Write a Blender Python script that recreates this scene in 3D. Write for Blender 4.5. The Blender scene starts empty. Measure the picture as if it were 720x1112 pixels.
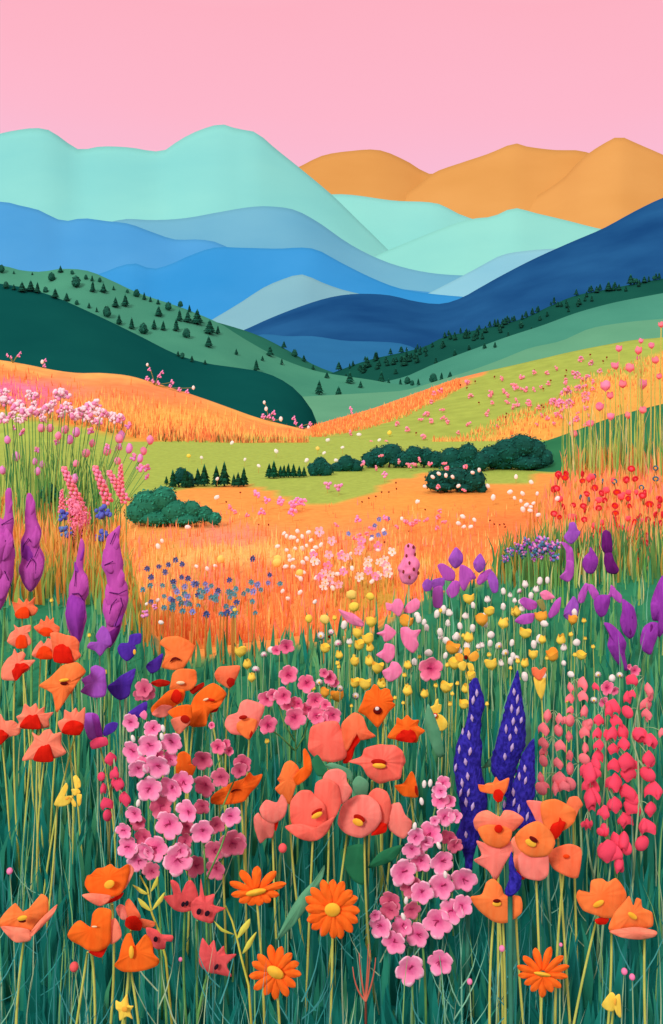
import bpy, math, random
from mathutils import Vector, Matrix, noise
random.seed(7)
R = random.Random(11)
PI = math.pi
scene = bpy.context.scene
COL = scene.collection

# ------------------------------------------------------------------ camera
F, CZ, HY = 1100.0, 1.75, 400.0          # focal length in photo pixels, eye height, horizon row
def P(px, py, d):                         # a point seen at photo pixel (px,py) from d metres away
    return Vector(((px-360.0)/F*d, d, CZ-(py-HY)/F*d))
cam = bpy.data.cameras.new('camera'); camo = bpy.data.objects.new('camera', cam); COL.objects.link(camo)
camo.location = (0, 0, CZ); camo.rotation_euler = (PI/2, 0, 0)
cam.sensor_fit = 'HORIZONTAL'; cam.sensor_width = 36; cam.lens = 36*F/720.0
cam.shift_y = -(556-HY)/720.0
cam.clip_start = 0.05; cam.clip_end = 80000
scene.camera = camo
scene.view_settings.view_transform = 'Standard'; scene.view_settings.look = 'None'
scene.view_settings.exposure = 0.0; scene.view_settings.gamma = 1.0

# ------------------------------------------------------------------ colour and materials
def lin(c):
    return tuple(((v/255.0)/12.92 if v/255.0 <= 0.04045 else ((v/255.0+0.055)/1.055)**2.4) for v in c)
def mixc(a, b, t): return tuple(a[i]*(1-t)+b[i]*t for i in range(3))
MATS = {}
def mat(name, c, c2=None, scale=30.0, rough=0.85, stretch=(1,1,1), bump=0.15, spec=0.15, trans=0.0, detail=3.0, contrast=(0.35,0.65)):
    if name in MATS: return MATS[name]
    m = bpy.data.materials.new(name); m.use_nodes = True
    nt = m.node_tree; N = nt.nodes; L = nt.links; N.clear()
    out = N.new('ShaderNodeOutputMaterial'); b = N.new('ShaderNodeBsdfPrincipled')
    l1 = lin(c); l2 = lin(c2) if c2 else tuple(min(1, v*0.82) for v in l1)
    tc = N.new('ShaderNodeTexCoord'); mp = N.new('ShaderNodeMapping'); mp.inputs['Scale'].default_value = stretch
    nz = N.new('ShaderNodeTexNoise'); nz.inputs['Scale'].default_value = scale; nz.inputs['Detail'].default_value = detail
    rp = N.new('ShaderNodeValToRGB'); e = rp.color_ramp.elements
    e[0].position, e[1].position = contrast
    e[0].color = (*l2, 1); e[1].color = (*l1, 1)
    L.new(tc.outputs['Object'], mp.inputs['Vector']); L.new(mp.outputs['Vector'], nz.inputs['Vector'])
    L.new(nz.outputs['Fac'], rp.inputs['Fac']); L.new(rp.outputs['Color'], b.inputs['Base Color'])
    b.inputs['Roughness'].default_value = rough
    b.inputs['Specular IOR Level'].default_value = spec
    if bump > 0:
        bp = N.new('ShaderNodeBump'); bp.inputs['Strength'].default_value = bump; bp.inputs['Distance'].default_value = 0.01
        L.new(nz.outputs['Fac'], bp.inputs['Height']); L.new(bp.outputs['Normal'], b.inputs['Normal'])
    if trans > 0:
        t = N.new('ShaderNodeBsdfTranslucent'); mx = N.new('ShaderNodeMixShader'); mx.inputs['Fac'].default_value = trans
        L.new(rp.outputs['Color'], t.inputs['Color'])
        L.new(b.outputs['BSDF'], mx.inputs[1]); L.new(t.outputs['BSDF'], mx.inputs[2]); L.new(mx.outputs['Shader'], out.inputs['Surface'])
    else:
        L.new(b.outputs['BSDF'], out.inputs['Surface'])
    MATS[name] = m
    return m
def mat_attr(name, scale=6.0, stretch=(1,1,1), amt=0.25, bump=0.3, dist=0.03):
    """ground cover: colour of the patches comes from the sheet's own 'cover' attribute, broken up by noise"""
    m = bpy.data.materials.new(name); m.use_nodes = True
    nt = m.node_tree; N = nt.nodes; L = nt.links; N.clear()
    out = N.new('ShaderNodeOutputMaterial'); b = N.new('ShaderNodeBsdfPrincipled')
    at = N.new('ShaderNodeVertexColor'); at.layer_name = 'cover'
    tc = N.new('ShaderNodeTexCoord'); mp = N.new('ShaderNodeMapping'); mp.inputs['Scale'].default_value = stretch
    nz = N.new('ShaderNodeTexNoise'); nz.inputs['Scale'].default_value = scale; nz.inputs['Detail'].default_value = 6
    L.new(tc.outputs['Object'], mp.inputs['Vector']); L.new(mp.outputs['Vector'], nz.inputs['Vector'])
    mr = N.new('ShaderNodeMapRange'); mr.inputs['From Min'].default_value = 0.3; mr.inputs['From Max'].default_value = 0.7
    mr.inputs['To Min'].default_value = 1-amt; mr.inputs['To Max'].default_value = 1+amt*0.45
    L.new(nz.outputs['Fac'], mr.inputs['Value'])
    vm = N.new('ShaderNodeVectorMath'); vm.operation = 'SCALE'
    L.new(at.outputs['Color'], vm.inputs[0]); L.new(mr.outputs['Result'], vm.inputs['Scale'])
    L.new(vm.outputs['Vector'], b.inputs['Base Color']); b.inputs['Roughness'].default_value = 0.95; b.inputs['Specular IOR Level'].default_value = 0.05
    bp = N.new('ShaderNodeBump'); bp.inputs['Strength'].default_value = bump; bp.inputs['Distance'].default_value = dist
    L.new(nz.outputs['Fac'], bp.inputs['Height']); L.new(bp.outputs['Normal'], b.inputs['Normal'])
    L.new(b.outputs['BSDF'], out.inputs['Surface'])
    return m
def petal_mat(name, c, c2=None, trans=0.0): return mat(name, c, c2, scale=70, rough=0.8, bump=0.25, trans=trans, stretch=(1,1,0.16), spec=0.08, contrast=(0.3,0.6))
def radial_mat(name, cin, cmid, cout):
    """petals that are deeper pink at the throat and paler at the rim; unit-sized bloom"""
    m = bpy.data.materials.new(name); m.use_nodes = True
    nt = m.node_tree; N = nt.nodes; L = nt.links
    b = N['Principled BSDF']; b.inputs['Roughness'].default_value = 0.8; b.inputs['Specular IOR Level'].default_value = 0.1
    tc = N.new('ShaderNodeTexCoord'); ln = N.new('ShaderNodeVectorMath'); ln.operation = 'LENGTH'
    nz = N.new('ShaderNodeTexNoise'); nz.inputs['Scale'].default_value = 3.5
    ad = N.new('ShaderNodeMath'); ad.operation = 'MULTIPLY_ADD'; ad.inputs[1].default_value = 0.5
    rp = N.new('ShaderNodeValToRGB'); e = rp.color_ramp.elements
    e[0].position = 0.25; e[0].color = (*lin(cin), 1); e[1].position = 1.15; e[1].color = (*lin(cout), 1)
    k = e.new(0.6); k.color = (*lin(cmid), 1); k = e.new(0.95); k.color = (*lin(mixc(cmid, cout, 0.35)), 1)
    L.new(tc.outputs['Object'], ln.inputs[0]); L.new(tc.outputs['Object'], nz.inputs['Vector'])
    L.new(nz.outputs['Fac'], ad.inputs[0]); L.new(ln.outputs['Value'], ad.inputs[2])
    sb = N.new('ShaderNodeMath'); sb.operation = 'SUBTRACT'; sb.inputs[1].default_value = 0.2
    L.new(ad.outputs[0], sb.inputs[0]); L.new(sb.outputs[0], rp.inputs['Fac']); L.new(rp.outputs['Color'], b.inputs['Base Color'])
    MATS[name] = m
    return m

# ------------------------------------------------------------------ objects
def tag(o, label=None, cat=None, group=None, kind=None):
    if label: o['label'] = label
    if cat: o['category'] = cat
    if group: o['group'] = group
    if kind: o['kind'] = kind
    return o
def thing(name, loc, label=None, cat=None, group=None):
    o = bpy.data.objects.new(name, None); COL.objects.link(o); o.location = loc; o.empty_display_size = 0.05
    return tag(o, label, cat, group)
class MB:
    def __init__(s): s.v = []; s.f = []; s.mi = []
    def add(s, vs, fs, mi=0):
        o = len(s.v); s.v.extend(vs)
        for f in fs: s.f.append(tuple(i+o for i in f)); s.mi.append(mi)
    def mesh(s, name, mats, base=(0,0,0), smooth=True):
        b = Vector(base); me = bpy.data.meshes.new(name)
        me.from_pydata([(x[0]-b[0], x[1]-b[1], x[2]-b[2]) for x in s.v], [], s.f)
        for m in (mats if isinstance(mats, (list, tuple)) else [mats]): me.materials.append(m)
        if isinstance(mats, (list, tuple)) and len(mats) > 1: me.polygons.foreach_set('material_index', s.mi)
        if smooth: me.polygons.foreach_set('use_smooth', [True]*len(s.f))
        me.update(); return me
    def build(s, name, mats, parent=None, base=None, smooth=True):
        """one mesh object; vertices are given in world space, moved to the parent's base"""
        bs = base if base is not None else (parent.location if parent else (0,0,0))
        o = bpy.data.objects.new(name, s.mesh(name, mats, bs, smooth)); COL.objects.link(o)
        if parent: o.parent = parent
        elif base is not None: o.location = base
        return o
    def tube(s, pts, r0, r1, n=6, mi=0):
        pts = [Vector(p) for p in pts]; vs = []; k = len(pts)
        for i, p in enumerate(pts):
            t = (pts[min(i+1,k-1)]-pts[max(i-1,0)]); t = t.normalized() if t.length > 1e-9 else Vector((0,0,1))
            u = t.cross(Vector((0,1,0)) if abs(t.y) < 0.9 else Vector((1,0,0))).normalized(); w = t.cross(u)
            r = r0+(r1-r0)*i/(k-1)
            for j in range(n):
                a = 2*PI*j/n; vs.append(p+u*(r*math.cos(a))+w*(r*math.sin(a)))
        fs = [(i*n+j, i*n+(j+1)%n, (i+1)*n+(j+1)%n, (i+1)*n+j) for i in range(k-1) for j in range(n)]
        fs.append(tuple(range(n))); fs.append(tuple((k-1)*n+j for j in range(n)))
        s.add(vs, fs, mi)
    def ball(s, c, rad, nu=8, nv=6, mi=0, rot=None):
        c = Vector(c); vs = [(0,0,1)]
        for i in range(1, nv):
            for j in range(nu):
                th = PI*i/nv; a = 2*PI*j/nu; vs.append((math.sin(th)*math.cos(a), math.sin(th)*math.sin(a), math.cos(th)))
        vs.append((0,0,-1)); e = len(vs)-1
        fs = [(0, 1+j, 1+(j+1)%nu) for j in range(nu)]
        for i in range(nv-2):
            for j in range(nu): fs.append((1+i*nu+j, 1+(i+1)*nu+j, 1+(i+1)*nu+(j+1)%nu, 1+i*nu+(j+1)%nu))
        fs += [(e, 1+(nv-2)*nu+(j+1)%nu, 1+(nv-2)*nu+j) for j in range(nu)]
        out = []
        for x in vs:
            q = Vector((x[0]*rad[0], x[1]*rad[1], x[2]*rad[2]))
            if rot: q = rot @ q
            out.append(c+q)
        s.add(out, fs, mi)
    def leafquad(s, c, u, w, mi=0):
        s.add([c-u*0.5, c-w*0.5, c+u*0.5, c+w*0.5], [(0,1,2,3)], mi)
    def blade(s, b, tip, bend, w, mi=0, seg=3):
        """a grass blade: flat tapering ribbon with a fold, facing roughly the meadow's open side"""
        b = Vector(b); tip = Vector(tip); vs = []; fs = []
        ang = R.uniform(-0.7, 0.7); side = Vector((math.cos(ang), math.sin(ang), 0))
        for i in range(seg+1):
            t = i/seg; p = b.lerp(tip, t)+bend*(t*(1-t)*2); ww = w*(1-t**1.6)*0.5
            if i == seg: vs.append(p)
            else: vs += [p-side*ww, p+side*ww]
        for i in range(seg-1): fs.append((2*i, 2*i+1, 2*i+3, 2*i+2))
        fs.append((2*seg-2, 2*seg-1, 2*seg)); s.add(vs, fs, mi)

def smoothloop(pts, n=4):
    k = len(pts); out = []
    for i in range(k):
        p0, p1, p2, p3 = pts[i-1], pts[i], pts[(i+1)%k], pts[(i+2)%k]
        for j in range(n):
            t = j/n
            q = [0.5*((2*p1[a])+(-p0[a]+p2[a])*t+(2*p0[a]-5*p1[a]+4*p2[a]-p3[a])*t*t+(-p0[a]+3*p1[a]-3*p2[a]+p3[a])*t**3) for a in (0,1)]
            q = [q[a]*0.75+(p1[a]*(1-t)+p2[a]*t)*0.25 for a in (0,1)]
            if not out or math.hypot(q[0]-out[-1][0], q[1]-out[-1][1]) > 1e-4: out.append(q)
    return out
def C(ox, oy, s):                          # shorthand for writing outlines measured on an enlargement
    return lambda *v: [(ox+v[i]/s, oy+v[i+1]/s) for i in range(0, len(v), 2)]
def petal(mb, pts, d, dd=0.0, bulge=0.1, tilt=0.0, mi=0, n=5, thick=0.0016, ripple=0.035, centre=None):
    """a petal shell of real curvature and thickness, d metres away, from its measured outline"""
    S = smoothloop(pts, n); m = len(S)
    cx = sum(p[0] for p in S)/m; cy = sum(p[1] for p in S)/m
    if centre: cx, cy = centre
    size = max(max(p[0] for p in S)-min(p[0] for p in S), max(p[1] for p in S)-min(p[1] for p in S)); w = size/F*d
    ts = [1.0, 0.85, 0.6, 0.32]; ph = R.uniform(0, 6); kk = R.choice([3,4,5]); pl = min(m//3, R.choice([13,15,17]))
    fr = []; bk = []
    for t in ts:
        for i, p in enumerate(S):
            x = cx+(p[0]-cx)*t; y = cy+(p[1]-cy)*t
            z = dd-bulge*w*(1-t*t)+tilt*w*(y-cy)/size+ripple*w*math.sin(kk*2*PI*i/m+ph)*t**3+(0.0065*w*t*math.sin(2*PI*i/m*pl+ph) if ripple > 0 else 0)
            fr.append(P(x, y, d+z)); bk.append(P(x, y, d+z+thick*(0.4+0.6*(1-t*t)) if t < 1 else d+z+thick*0.4))
    z = dd-bulge*w; fr.append(P(cx, cy, d+z)); bk.append(P(cx, cy, d+z+thick))
    fs = []; k = len(fr)
    for r in range(len(ts)-1):
        for i in range(m):
            a, b = r*m+i, r*m+(i+1)%m; fs.append((a, b, b+m, a+m)); fs.append((k+a+m, k+b+m, k+b, k+a))
    e = (len(ts)-1)*m
    for i in range(m):
        fs.append((e+i, e+(i+1)%m, k-1)); fs.append((2*k-1, k+e+(i+1)%m, k+e+i))
        fs.append((i, k+i, k+(i+1)%m, (i+1)%m))
    mb.add(fr+bk, fs, mi)
def ell(cx, cy, rx, ry, rot=0, n=12):
    a = math.radians(rot); o = []
    for i in range(n):
        t = 2*PI*i/n; x, y = rx*math.cos(t), ry*math.sin(t); o.append((cx+x*math.cos(a)-y*math.sin(a), cy+x*math.sin(a)+y*math.cos(a)))
    return o
def bez(p0, p1, p2, n=8):
    return [p0*((1-t)**2)+p1*(2*t*(1-t))+p2*(t*t) for t in [i/n for i in range(n+1)]]
def interp(tab, x):
    if x <= tab[0][0]: return tab[0][1]
    for (x0, y0), (x1, y1) in zip(tab, tab[1:]):
        if x <= x1: return y0+(y1-y0)*(x-x0)/(x1-x0)
    return tab[-1][1]
def sstep(t): t = max(0.0, min(1.0, t)); return t*t*(3-2*t)
def scurve(tab, x):                         # smooth (Catmull-Rom) interpolation of a measured ridge line
    n = len(tab)
    if x <= tab[0][0]: return tab[0][1]
    if x >= tab[-1][0]: return tab[-1][1]
    for i in range(n-1):
        if x <= tab[i+1][0]:
            x0, y0 = tab[i]; x1, y1 = tab[i+1]; h = x1-x0
            m0 = (tab[i+1][1]-tab[i-1][1])/(tab[i+1][0]-tab[i-1][0]) if i > 0 else (y1-y0)/h
            m1 = (tab[i+2][1]-y0)/(tab[i+2][0]-x0) if i+2 < n else (y1-y0)/h
            t = (x-x0)/h
            return (2*t**3-3*t*t+1)*y0+(t**3-2*t*t+t)*h*m0+(-2*t**3+3*t*t)*y1+(t**3-t*t)*h*m1
ONES = ['', 'first','second','third','fourth','fifth','sixth','seventh','eighth','ninth','tenth','eleventh','twelfth','thirteenth','fourteenth','fifteenth','sixteenth','seventeenth','eighteenth','nineteenth']
TENS = {2:('twentieth','twenty'),3:('thirtieth','thirty'),4:('fortieth','forty'),5:('fiftieth','fifty'),6:('sixtieth','sixty'),7:('seventieth','seventy'),8:('eightieth','eighty'),9:('ninetieth','ninety')}
def ordinal(n):
    if n < 20: return ONES[n]
    a, b = TENS[n//10]; return a if n%10 == 0 else b+'-'+ONES[n%10]
def rank(items, fmt, rows=None):
    """items = [(object, px, py)]: labels each by its place along its row; rows = names of the rows from top to bottom"""
    rows = rows or ['']
    items = sorted(items, key=lambda t: t[2]); n = len(items); k = len(rows)
    for r, rn in enumerate(rows):
        row = sorted(items[n*r//k:n*(r+1)//k], key=lambda t: t[1])
        for i, (o, x, y) in enumerate(row):
            w = 'leftmost' if i == 0 else 'rightmost' if i == len(row)-1 else ordinal(i+1)+' from the left'
            o['label'] = fmt.format(o=w, r=rn)
SUN_E = 2.0
# ------------------------------------------------------------------ sky and sun
w = bpy.data.worlds.new('World'); scene.world = w; w.use_nodes = True
nt = w.node_tree; N = nt.nodes; L = nt.links; N.clear()
out = N.new('ShaderNodeOutputWorld'); bg = N.new('ShaderNodeBackground'); bg.inputs['Strength'].default_value = 1.0
tc = N.new('ShaderNodeTexCoord'); sx = N.new('ShaderNodeSeparateXYZ')
nz = N.new('ShaderNodeTexNoise'); nz.inputs['Scale'].default_value = 2.2; nz.inputs['Detail'].default_value = 3
mp = N.new('ShaderNodeMapping'); mp.inputs['Scale'].default_value = (1, 1, 3.5)
ma = N.new('ShaderNodeMath'); ma.operation = 'MULTIPLY_ADD'; ma.inputs[1].default_value = 0.10
sb = N.new('ShaderNodeMath'); sb.operation = 'SUBTRACT'; sb.inputs[1].default_value = 0.05
rp = N.new('ShaderNodeValToRGB'); e = rp.color_ramp.elements
SKY = [(0.0, (206,196,190)), (0.02, (246,190,222)), (0.19, (250,189,213)), (0.25, (254,184,204)), (0.34, (254,179,196)), (0.42, (255,194,204)), (0.62, (240,228,220)), (1.0, (240,234,226))]
e[0].position = SKY[0][0]; e[0].color = (*lin(SKY[0][1]), 1); e[1].position = 1.0; e[1].color = (*lin(SKY[-1][1]), 1)
for p, c in SKY[1:-1]:
    k = e.new(p); k.color = (*lin(c), 1)
L.new(tc.outputs['Generated'], sx.inputs[0]); L.new(tc.outputs['Generated'], mp.inputs['Vector']); L.new(mp.outputs['Vector'], nz.inputs['Vector'])
L.new(nz.outputs['Fac'], ma.inputs[0]); L.new(sx.outputs['Z'], ma.inputs[2]); L.new(ma.outputs[0], sb.inputs[0]); L.new(sb.outputs[0], rp.inputs['Fac'])
L.new(rp.outputs['Color'], bg.inputs['Color']); L.new(bg.outputs['Background'], out.inputs['Surface'])
sl = bpy.data.lights.new('sun', 'SUN'); sl.energy = SUN_E; sl.angle = math.radians(12); sl.color = (1.0, 0.96, 0.88)
so = bpy.data.objects.new('sun', sl); COL.objects.link(so)
so.rotation_euler = Vector((0.34, 0.80, -0.56)).to_track_quat('-Z', 'Y').to_euler()   # from behind the left shoulder

# ------------------------------------------------------------------ the ground: a flowery knoll, a field below it
BOUND = [(-900,600),(0,612),(60,628),(105,655),(150,695),(200,708),(260,698),(330,688),(400,678),(440,652),(480,628),(530,614),(600,607),(720,600),(1700,600)]
FZ = -2.5
def edge(px):                               # distance at which the knoll falls away, by direction
    b = interp(BOUND, px); e = 1925.0/(b+24-400)
    l = sstep((185-px)/110.0); r = sstep((px-530)/100.0)
    return e*(1-l)*(1-r)+12.0*l+13.5*r, l, r
def zg(x, y):
    d = max(y, 0.05); px = 360+F*x/d if y > 0.3 else 360
    e, l, r = edge(px)
    lift = max(0, d-7.5)*(0.040*l+0.070*r)
    n = noise.noise(Vector((x*0.7, y*0.7, 0.3)))*0.035
    if y > 17: n += noise.noise(Vector((x*0.1, y*0.1, 4.0)))*0.06
    t = sstep((d-e)/7.0)
    return (lift+n)*(1-t)+(FZ+n)*t
GREENB = [(-200,560),(120,560),(160,536),(200,531),(270,525),(325,546),(370,546),(400,536),(430,522),(460,515),(520,525),(560,528),(590,515),(640,505),(900,500)]
def blob(px, py, cx, cy, rx, ry):
    return math.exp(-(((px-cx)/rx)**2+((py-cy)/ry)**2))
def cover(x, y):
    d = max(y, 0.3); px = 360+F*x/d; z = zg(x, y); py = HY+F*(CZ-z)/d
    j = noise.noise(Vector((x*1.3, y*0.8, 7)))*14
    e, l, r = edge(px)
    if d < 14.5 and (d < e+0.4):
        b = interp(BOUND, px)+20
        if l > 0.05: b = min(b, 648)
        far = sstep((d-2.8)/3.2)
        g = mixc((14,112,104), (48,136,98), far)
        gold = mixc((236,176,88), (252,142,82), r)
        t = sstep((b+j-py)/16.0)
        return mixc(g, gold, t)
    if py < interp(GREENB, px)+j*0.25 and d > 20: return (168,192,86)
    c = (255,164,80)
    for col, a, bx in (((252,136,72), .95, (560,572,75,20)), ((252,138,76), .8, (490,596,90,14)), ((250,150,136), .9, (225,584,60,13)),
                       ((255,214,124), .9, (255,604,95,11)), ((250,138,106), .8, (215,640,75,30)), ((250,142,108), .7, (395,588,36,16)),
                       ((196,166,58), .95, (398,650,36,20)), ((250,148,90), .6, (330,650,60,50)), ((250,170,76), .7, (460,545,60,14)),
                       ((250,176,84), .7, (180,575,40,30)), ((236,150,70), .6, (545,545,60,12))):
        c = mixc(c, col, a*min(1, 1.25*blob(px, py+j*0.4, *bx)))
    return c
def setcover(me, fn):
    ca = me.color_attributes.new('cover', 'FLOAT_COLOR', 'POINT')
    for i, v in enumerate(me.vertices): ca.data[i].color = (*lin(fn(v.co)), 1)
mb = MB(); vs = []; fs = []
pxs = [-1500+i*14 for i in range(266)]; ds = []
d = 0.6
while d < 64: ds.append(d); d *= 1.026
for d in ds:
    for px in pxs:
        x = (px-360)/F*d; vs.append((x, d, zg(x, d)))
k = len(pxs)
for i in range(len(ds)-1):
    for j in range(k-1): fs.append((i*k+j, i*k+j+1, (i+1)*k+j+1, (i+1)*k+j))
mb.add(vs, fs)
m_ground = mat_attr('flower_field_cover', scale=5.0, amt=0.16)
g = mb.build('ground', m_ground); setcover(g.data, lambda c: cover(c.x, c.y)); tag(g, kind='structure')
mb = MB(); q = 30000
mb.add([(-q,-q,-16.5),(q,-q,-16.5),(q,q,-16.5),(-q,q,-16.5)], [(0,1,2,3)])
tag(mb.build('terrain', mat('valley_floor', (70,128,84), scale=0.02, bump=0)), kind='structure')
mb = MB()                                   # the meadow goes on under and behind the viewer
n = 40
mb.add([(-24+48*i/n, -14+14.9*j/n, -0.012) for j in range(n+1) for i in range(n+1)], [(j*(n+1)+i, j*(n+1)+i+1, (j+1)*(n+1)+i+1, (j+1)*(n+1)+i) for j in range(n) for i in range(n)])
tag(mb.build('meadow_ground', mat('meadow_soil', (24,92,72), scale=8)), kind='structure')

# ------------------------------------------------------------------ hills and mountains, each at its own distance
HILLS = {}
def hill(name, ridge, D, run, foot, m, x0=-700, x1=1420, nx=200, nu=22, rough=0.0, coverfn=None, rseed=0.0, back=1.0, power=0.9, sink=0.0):
    """a ridge D metres off: its crest measured on the photograph, a slope `run` metres long towards us, a back slope behind"""
    tab = sorted(ridge)
    ext = []
    if tab[0][0] > x0: ext.append((x0, tab[0][1]))
    tab2 = ext+tab+([(x1, tab[-1][1])] if tab[-1][0] < x1 else [])
    vs = []; fs = []; mb = MB()
    def pt(px, u):
        zr = CZ-(scurve(tab2, px)-HY)/F*D
        if u <= 1:
            d = D-run*(1-u); z = foot+(zr-foot)*(u**power if zr > foot else u)
            z += rough*math.sin(PI*u)*noise.fractal(Vector((px/170.0+rseed, u*1.6, rseed)), 1.0, 2.0, 4)
        else:
            d = D+run*back*(u-1); z = (zr+(foot-zr)*(u-1)**1.2 if zr > foot else zr)-sink*(u-1)
        return Vector(((px-360)/F*d, d, z))
    us = [i/nu for i in range(nu+1)]+[1.12, 1.3, 1.6, 2.0]
    pxl = [x0+(x1-x0)*i/nx for i in range(nx+1)]
    for u in us:
        for px in pxl: vs.append(pt(px, u))
    k = nx+1
    fs = [(i*k+j, i*k+j+1, (i+1)*k+j+1, (i+1)*k+j) for i in range(len(us)-1) for j in range(nx)]
    mb.add(vs, fs); o = mb.build(name, m); tag(o, kind='structure')
    if coverfn: setcover(o.data, coverfn)
    def hit(px, py):                        # foot of something seen standing on this slope
        yr = scurve(tab2, px)
        if py <= yr: return pt(px, 1.0)
        lo = None
        for i in range(200, -1, -1):
            p = pt(px, i/200.0)
            if HY+F*(CZ-p.z)/p.y >= py: return p
        return pt(px, 0)
    hit.ridge = lambda px: scurve(tab2, px)
    HILLS[name+str(len(HILLS))] = hit
    return hit
def hm(name, c, c2, s): return mat(name, c, c2, scale=s, rough=0.95, bump=0.0, spec=0.0, stretch=(1,1,2.2), detail=5, contrast=(0.3,0.72))
hill('mountain', [(-700,230),(-500,190),(-300,215),(150,235),(250,215),(325,181),(350,169),(380,164),(412,163),(440,174),(468,189),(500,181),(530,172),(600,200),(760,240),(1000,215),(1420,240)], 14000, 2500, -3, hm('ochre_peak', (206,154,86), (197,143,76), .0006), rough=60)
hill('mountain', [(-700,300),(300,300),(455,200),(470,188),(500,177),(530,167),(550,158.5),(558,155),(567,158),(585,161),(605,163),(632,164),(700,185),(900,230),(1420,270)], 13500, 2600, -3, hm('ochre_peak_near', (208,156,88), (199,146,78), .0006), rough=60, rseed=3)
hill('mountain', [(-700,330),(400,300),(520,245),(570,220),(610,195),(632,172),(652,158),(665,151),(672,147.5),(681,151),(697,158),(720,168),(800,205),(1000,180),(1420,230)], 12800, 2600, -3, hm('ochre_peak_right', (210,158,90), (202,148,80), .0006), rough=60, rseed=5)
hill('mountain', [(-700,330),(250,300),(320,225),(360,211),(430,218),(475,221),(500,233),(540,246),(700,290),(1420,330)], 10000, 1500, -3, hm('mint_far', (138,214,206), (128,207,202), .0008), rough=40)
hill('mountain', [(-700,190),(-400,120),(-200,165),(-60,160),(0,145),(20,141),(40,139),(55,142),(68,151),(85,162),(110,159),(140,160),(176,164),(195,152),(215,142),(240,135),(258,140),(278,144),(300,162),(325,182),(362,213),(400,250),(440,285),(600,340),(1420,400)], 9200, 1500, -3, hm('mint_peak', (122,204,202), (134,213,206), .0008), rough=45, rseed=2)
hill('mountain', [(-700,400),(300,330),(380,292),(412,276),(440,264),(480,248),(510,238),(535,235),(558,226),(580,231),(610,238),(660,250),(800,270),(1420,300)], 8000, 1200, -3, hm('mint_low', (138,214,202), (128,206,198), .001), rough=30, rseed=4)
hill('mountain', [(-700,300),(0,262),(100,246),(135,238),(165,239),(200,237),(240,230),(270,225),(292,224),(320,228),(345,241),(375,262),(400,276),(430,288),(465,296),(500,299),(560,300),(1420,360)], 6800, 1100, -3, hm('steel_blue_ridge', (106,174,200), (96,166,196), .0014), rough=30, rseed=6)
hill('mountain', [(-700,240),(-400,200),(-150,235),(0,219),(25,224),(42,228),(58,236),(70,240),(90,237),(115,240),(140,243),(165,252),(190,260),(215,260),(235,263),(255,272),(400,310),(1420,400)], 5700, 700, -3, hm('blue_ridge', (68,150,208), (78,158,213), .0016), rough=25, rseed=7)
hill('mountain', [(-700,360),(380,345),(430,335),(462,320),(490,306),(520,290),(545,277),(575,272),(610,270),(700,275),(1420,330)], 5000, 500, -3, hm('pale_blue_ridge', (132,194,210), (122,186,206), .0018), rough=20, rseed=8)
hill('mountain', [(-700,340),(0,320),(80,305),(112,296),(130,289),(147,286),(165,292),(185,287),(205,278),(232,269),(262,269),(300,270),(340,270),(370,285),(400,300),(430,312),(460,318),(500,322),(1420,400)], 4400, 500, -3, hm('bright_blue_ridge', (48,142,206), (60,150,212), .002), rough=20, rseed=9)
hill('mountain', [(-700,420),(180,375),(232,346),(262,328),(285,313),(305,304),(328,298),(348,306),(370,314),(400,321),(440,328),(520,350),(1420,420)], 3800, 400, -3, hm('grey_blue_spur', (128,184,196), (118,174,190), .002), rough=14, rseed=10)
hill('mountain', [(-700,420),(200,385),(268,357),(290,347),(320,335),(350,325),(375,320),(400,319),(425,321),(450,327),(478,330),(500,324),(520,313),(545,299),(580,281),(620,263),(655,248),(690,229),(722,214),(800,190),(1000,175),(1200,215),(1420,190)], 3200, 900, -3, hm('navy_ridge', (36,94,146), (22,70,122), .0035), rough=22, rseed=11)
hill('hill', [(-700,420),(200,380),(285,363),(310,365),(340,365),(375,370),(410,371),(440,374),(480,390),(1420,430)], 1900, 300, -16, hm('teal_blue_hill', (44,114,164), (38,104,154), .006), rough=6, rseed=12)
# wooded hills on both sides of the valley
H_back = hill('hill', [(-700,330),(150,330),(215,345),(243,352),(280,364),(310,379),(345,398),(385,412),(440,430),(1420,470)], 640, 90, -16, hm('deep_green_hill', (42,112,92), (34,98,82), .02), rough=2, rseed=13)  # the hill's own darker green
H_forest = hill('hill', [(-700,460),(330,416),(366,403),(400,391),(440,382),(462,376),(482,366),(510,360),(540,353),(570,345),(600,331),(625,321),(660,314),(690,308),(722,302),(900,270),(1100,300),(1420,270)], 540, 90, -16, hm('forest_floor', (24,86,74), (18,74,66), .03), rough=2, rseed=14)
H_mid = hill('hill', [(-700,470),(350,428),(400,418),(440,409),(465,398),(490,388),(520,377),(550,366),(590,353),(625,340),(665,329),(700,322),(722,318),(900,290),(1420,330)], 430, 300, -16, hm('green_hill', (74,150,128), (64,138,118), .03), rough=0.8, rseed=15, power=3.0)
H_left = hill('hill', [(-700,300),(-300,260),(-100,300),(0,288),(20,293),(45,295),(65,292),(95,294),(122,305),(150,318),(200,335),(240,352),(262,366),(300,387),(340,402),(372,408),(400,412),(430,417),(470,420),(1420,440)], 360, 268, -16, hm('green_hill_left', (76,152,124), (66,140,116), .035), rough=0.8, rseed=16, power=3.0)
H_pale = hill('hill', [(-700,480),(430,425),(480,412),(515,401),(545,390),(575,378),(610,370),(640,357),(680,350),(722,346),(900,330),(1420,360)], 300, 180, -16, hm('pale_green_hill', (100,166,132), (90,156,124), .04), rough=.6, rseed=17, power=2.6)
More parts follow.
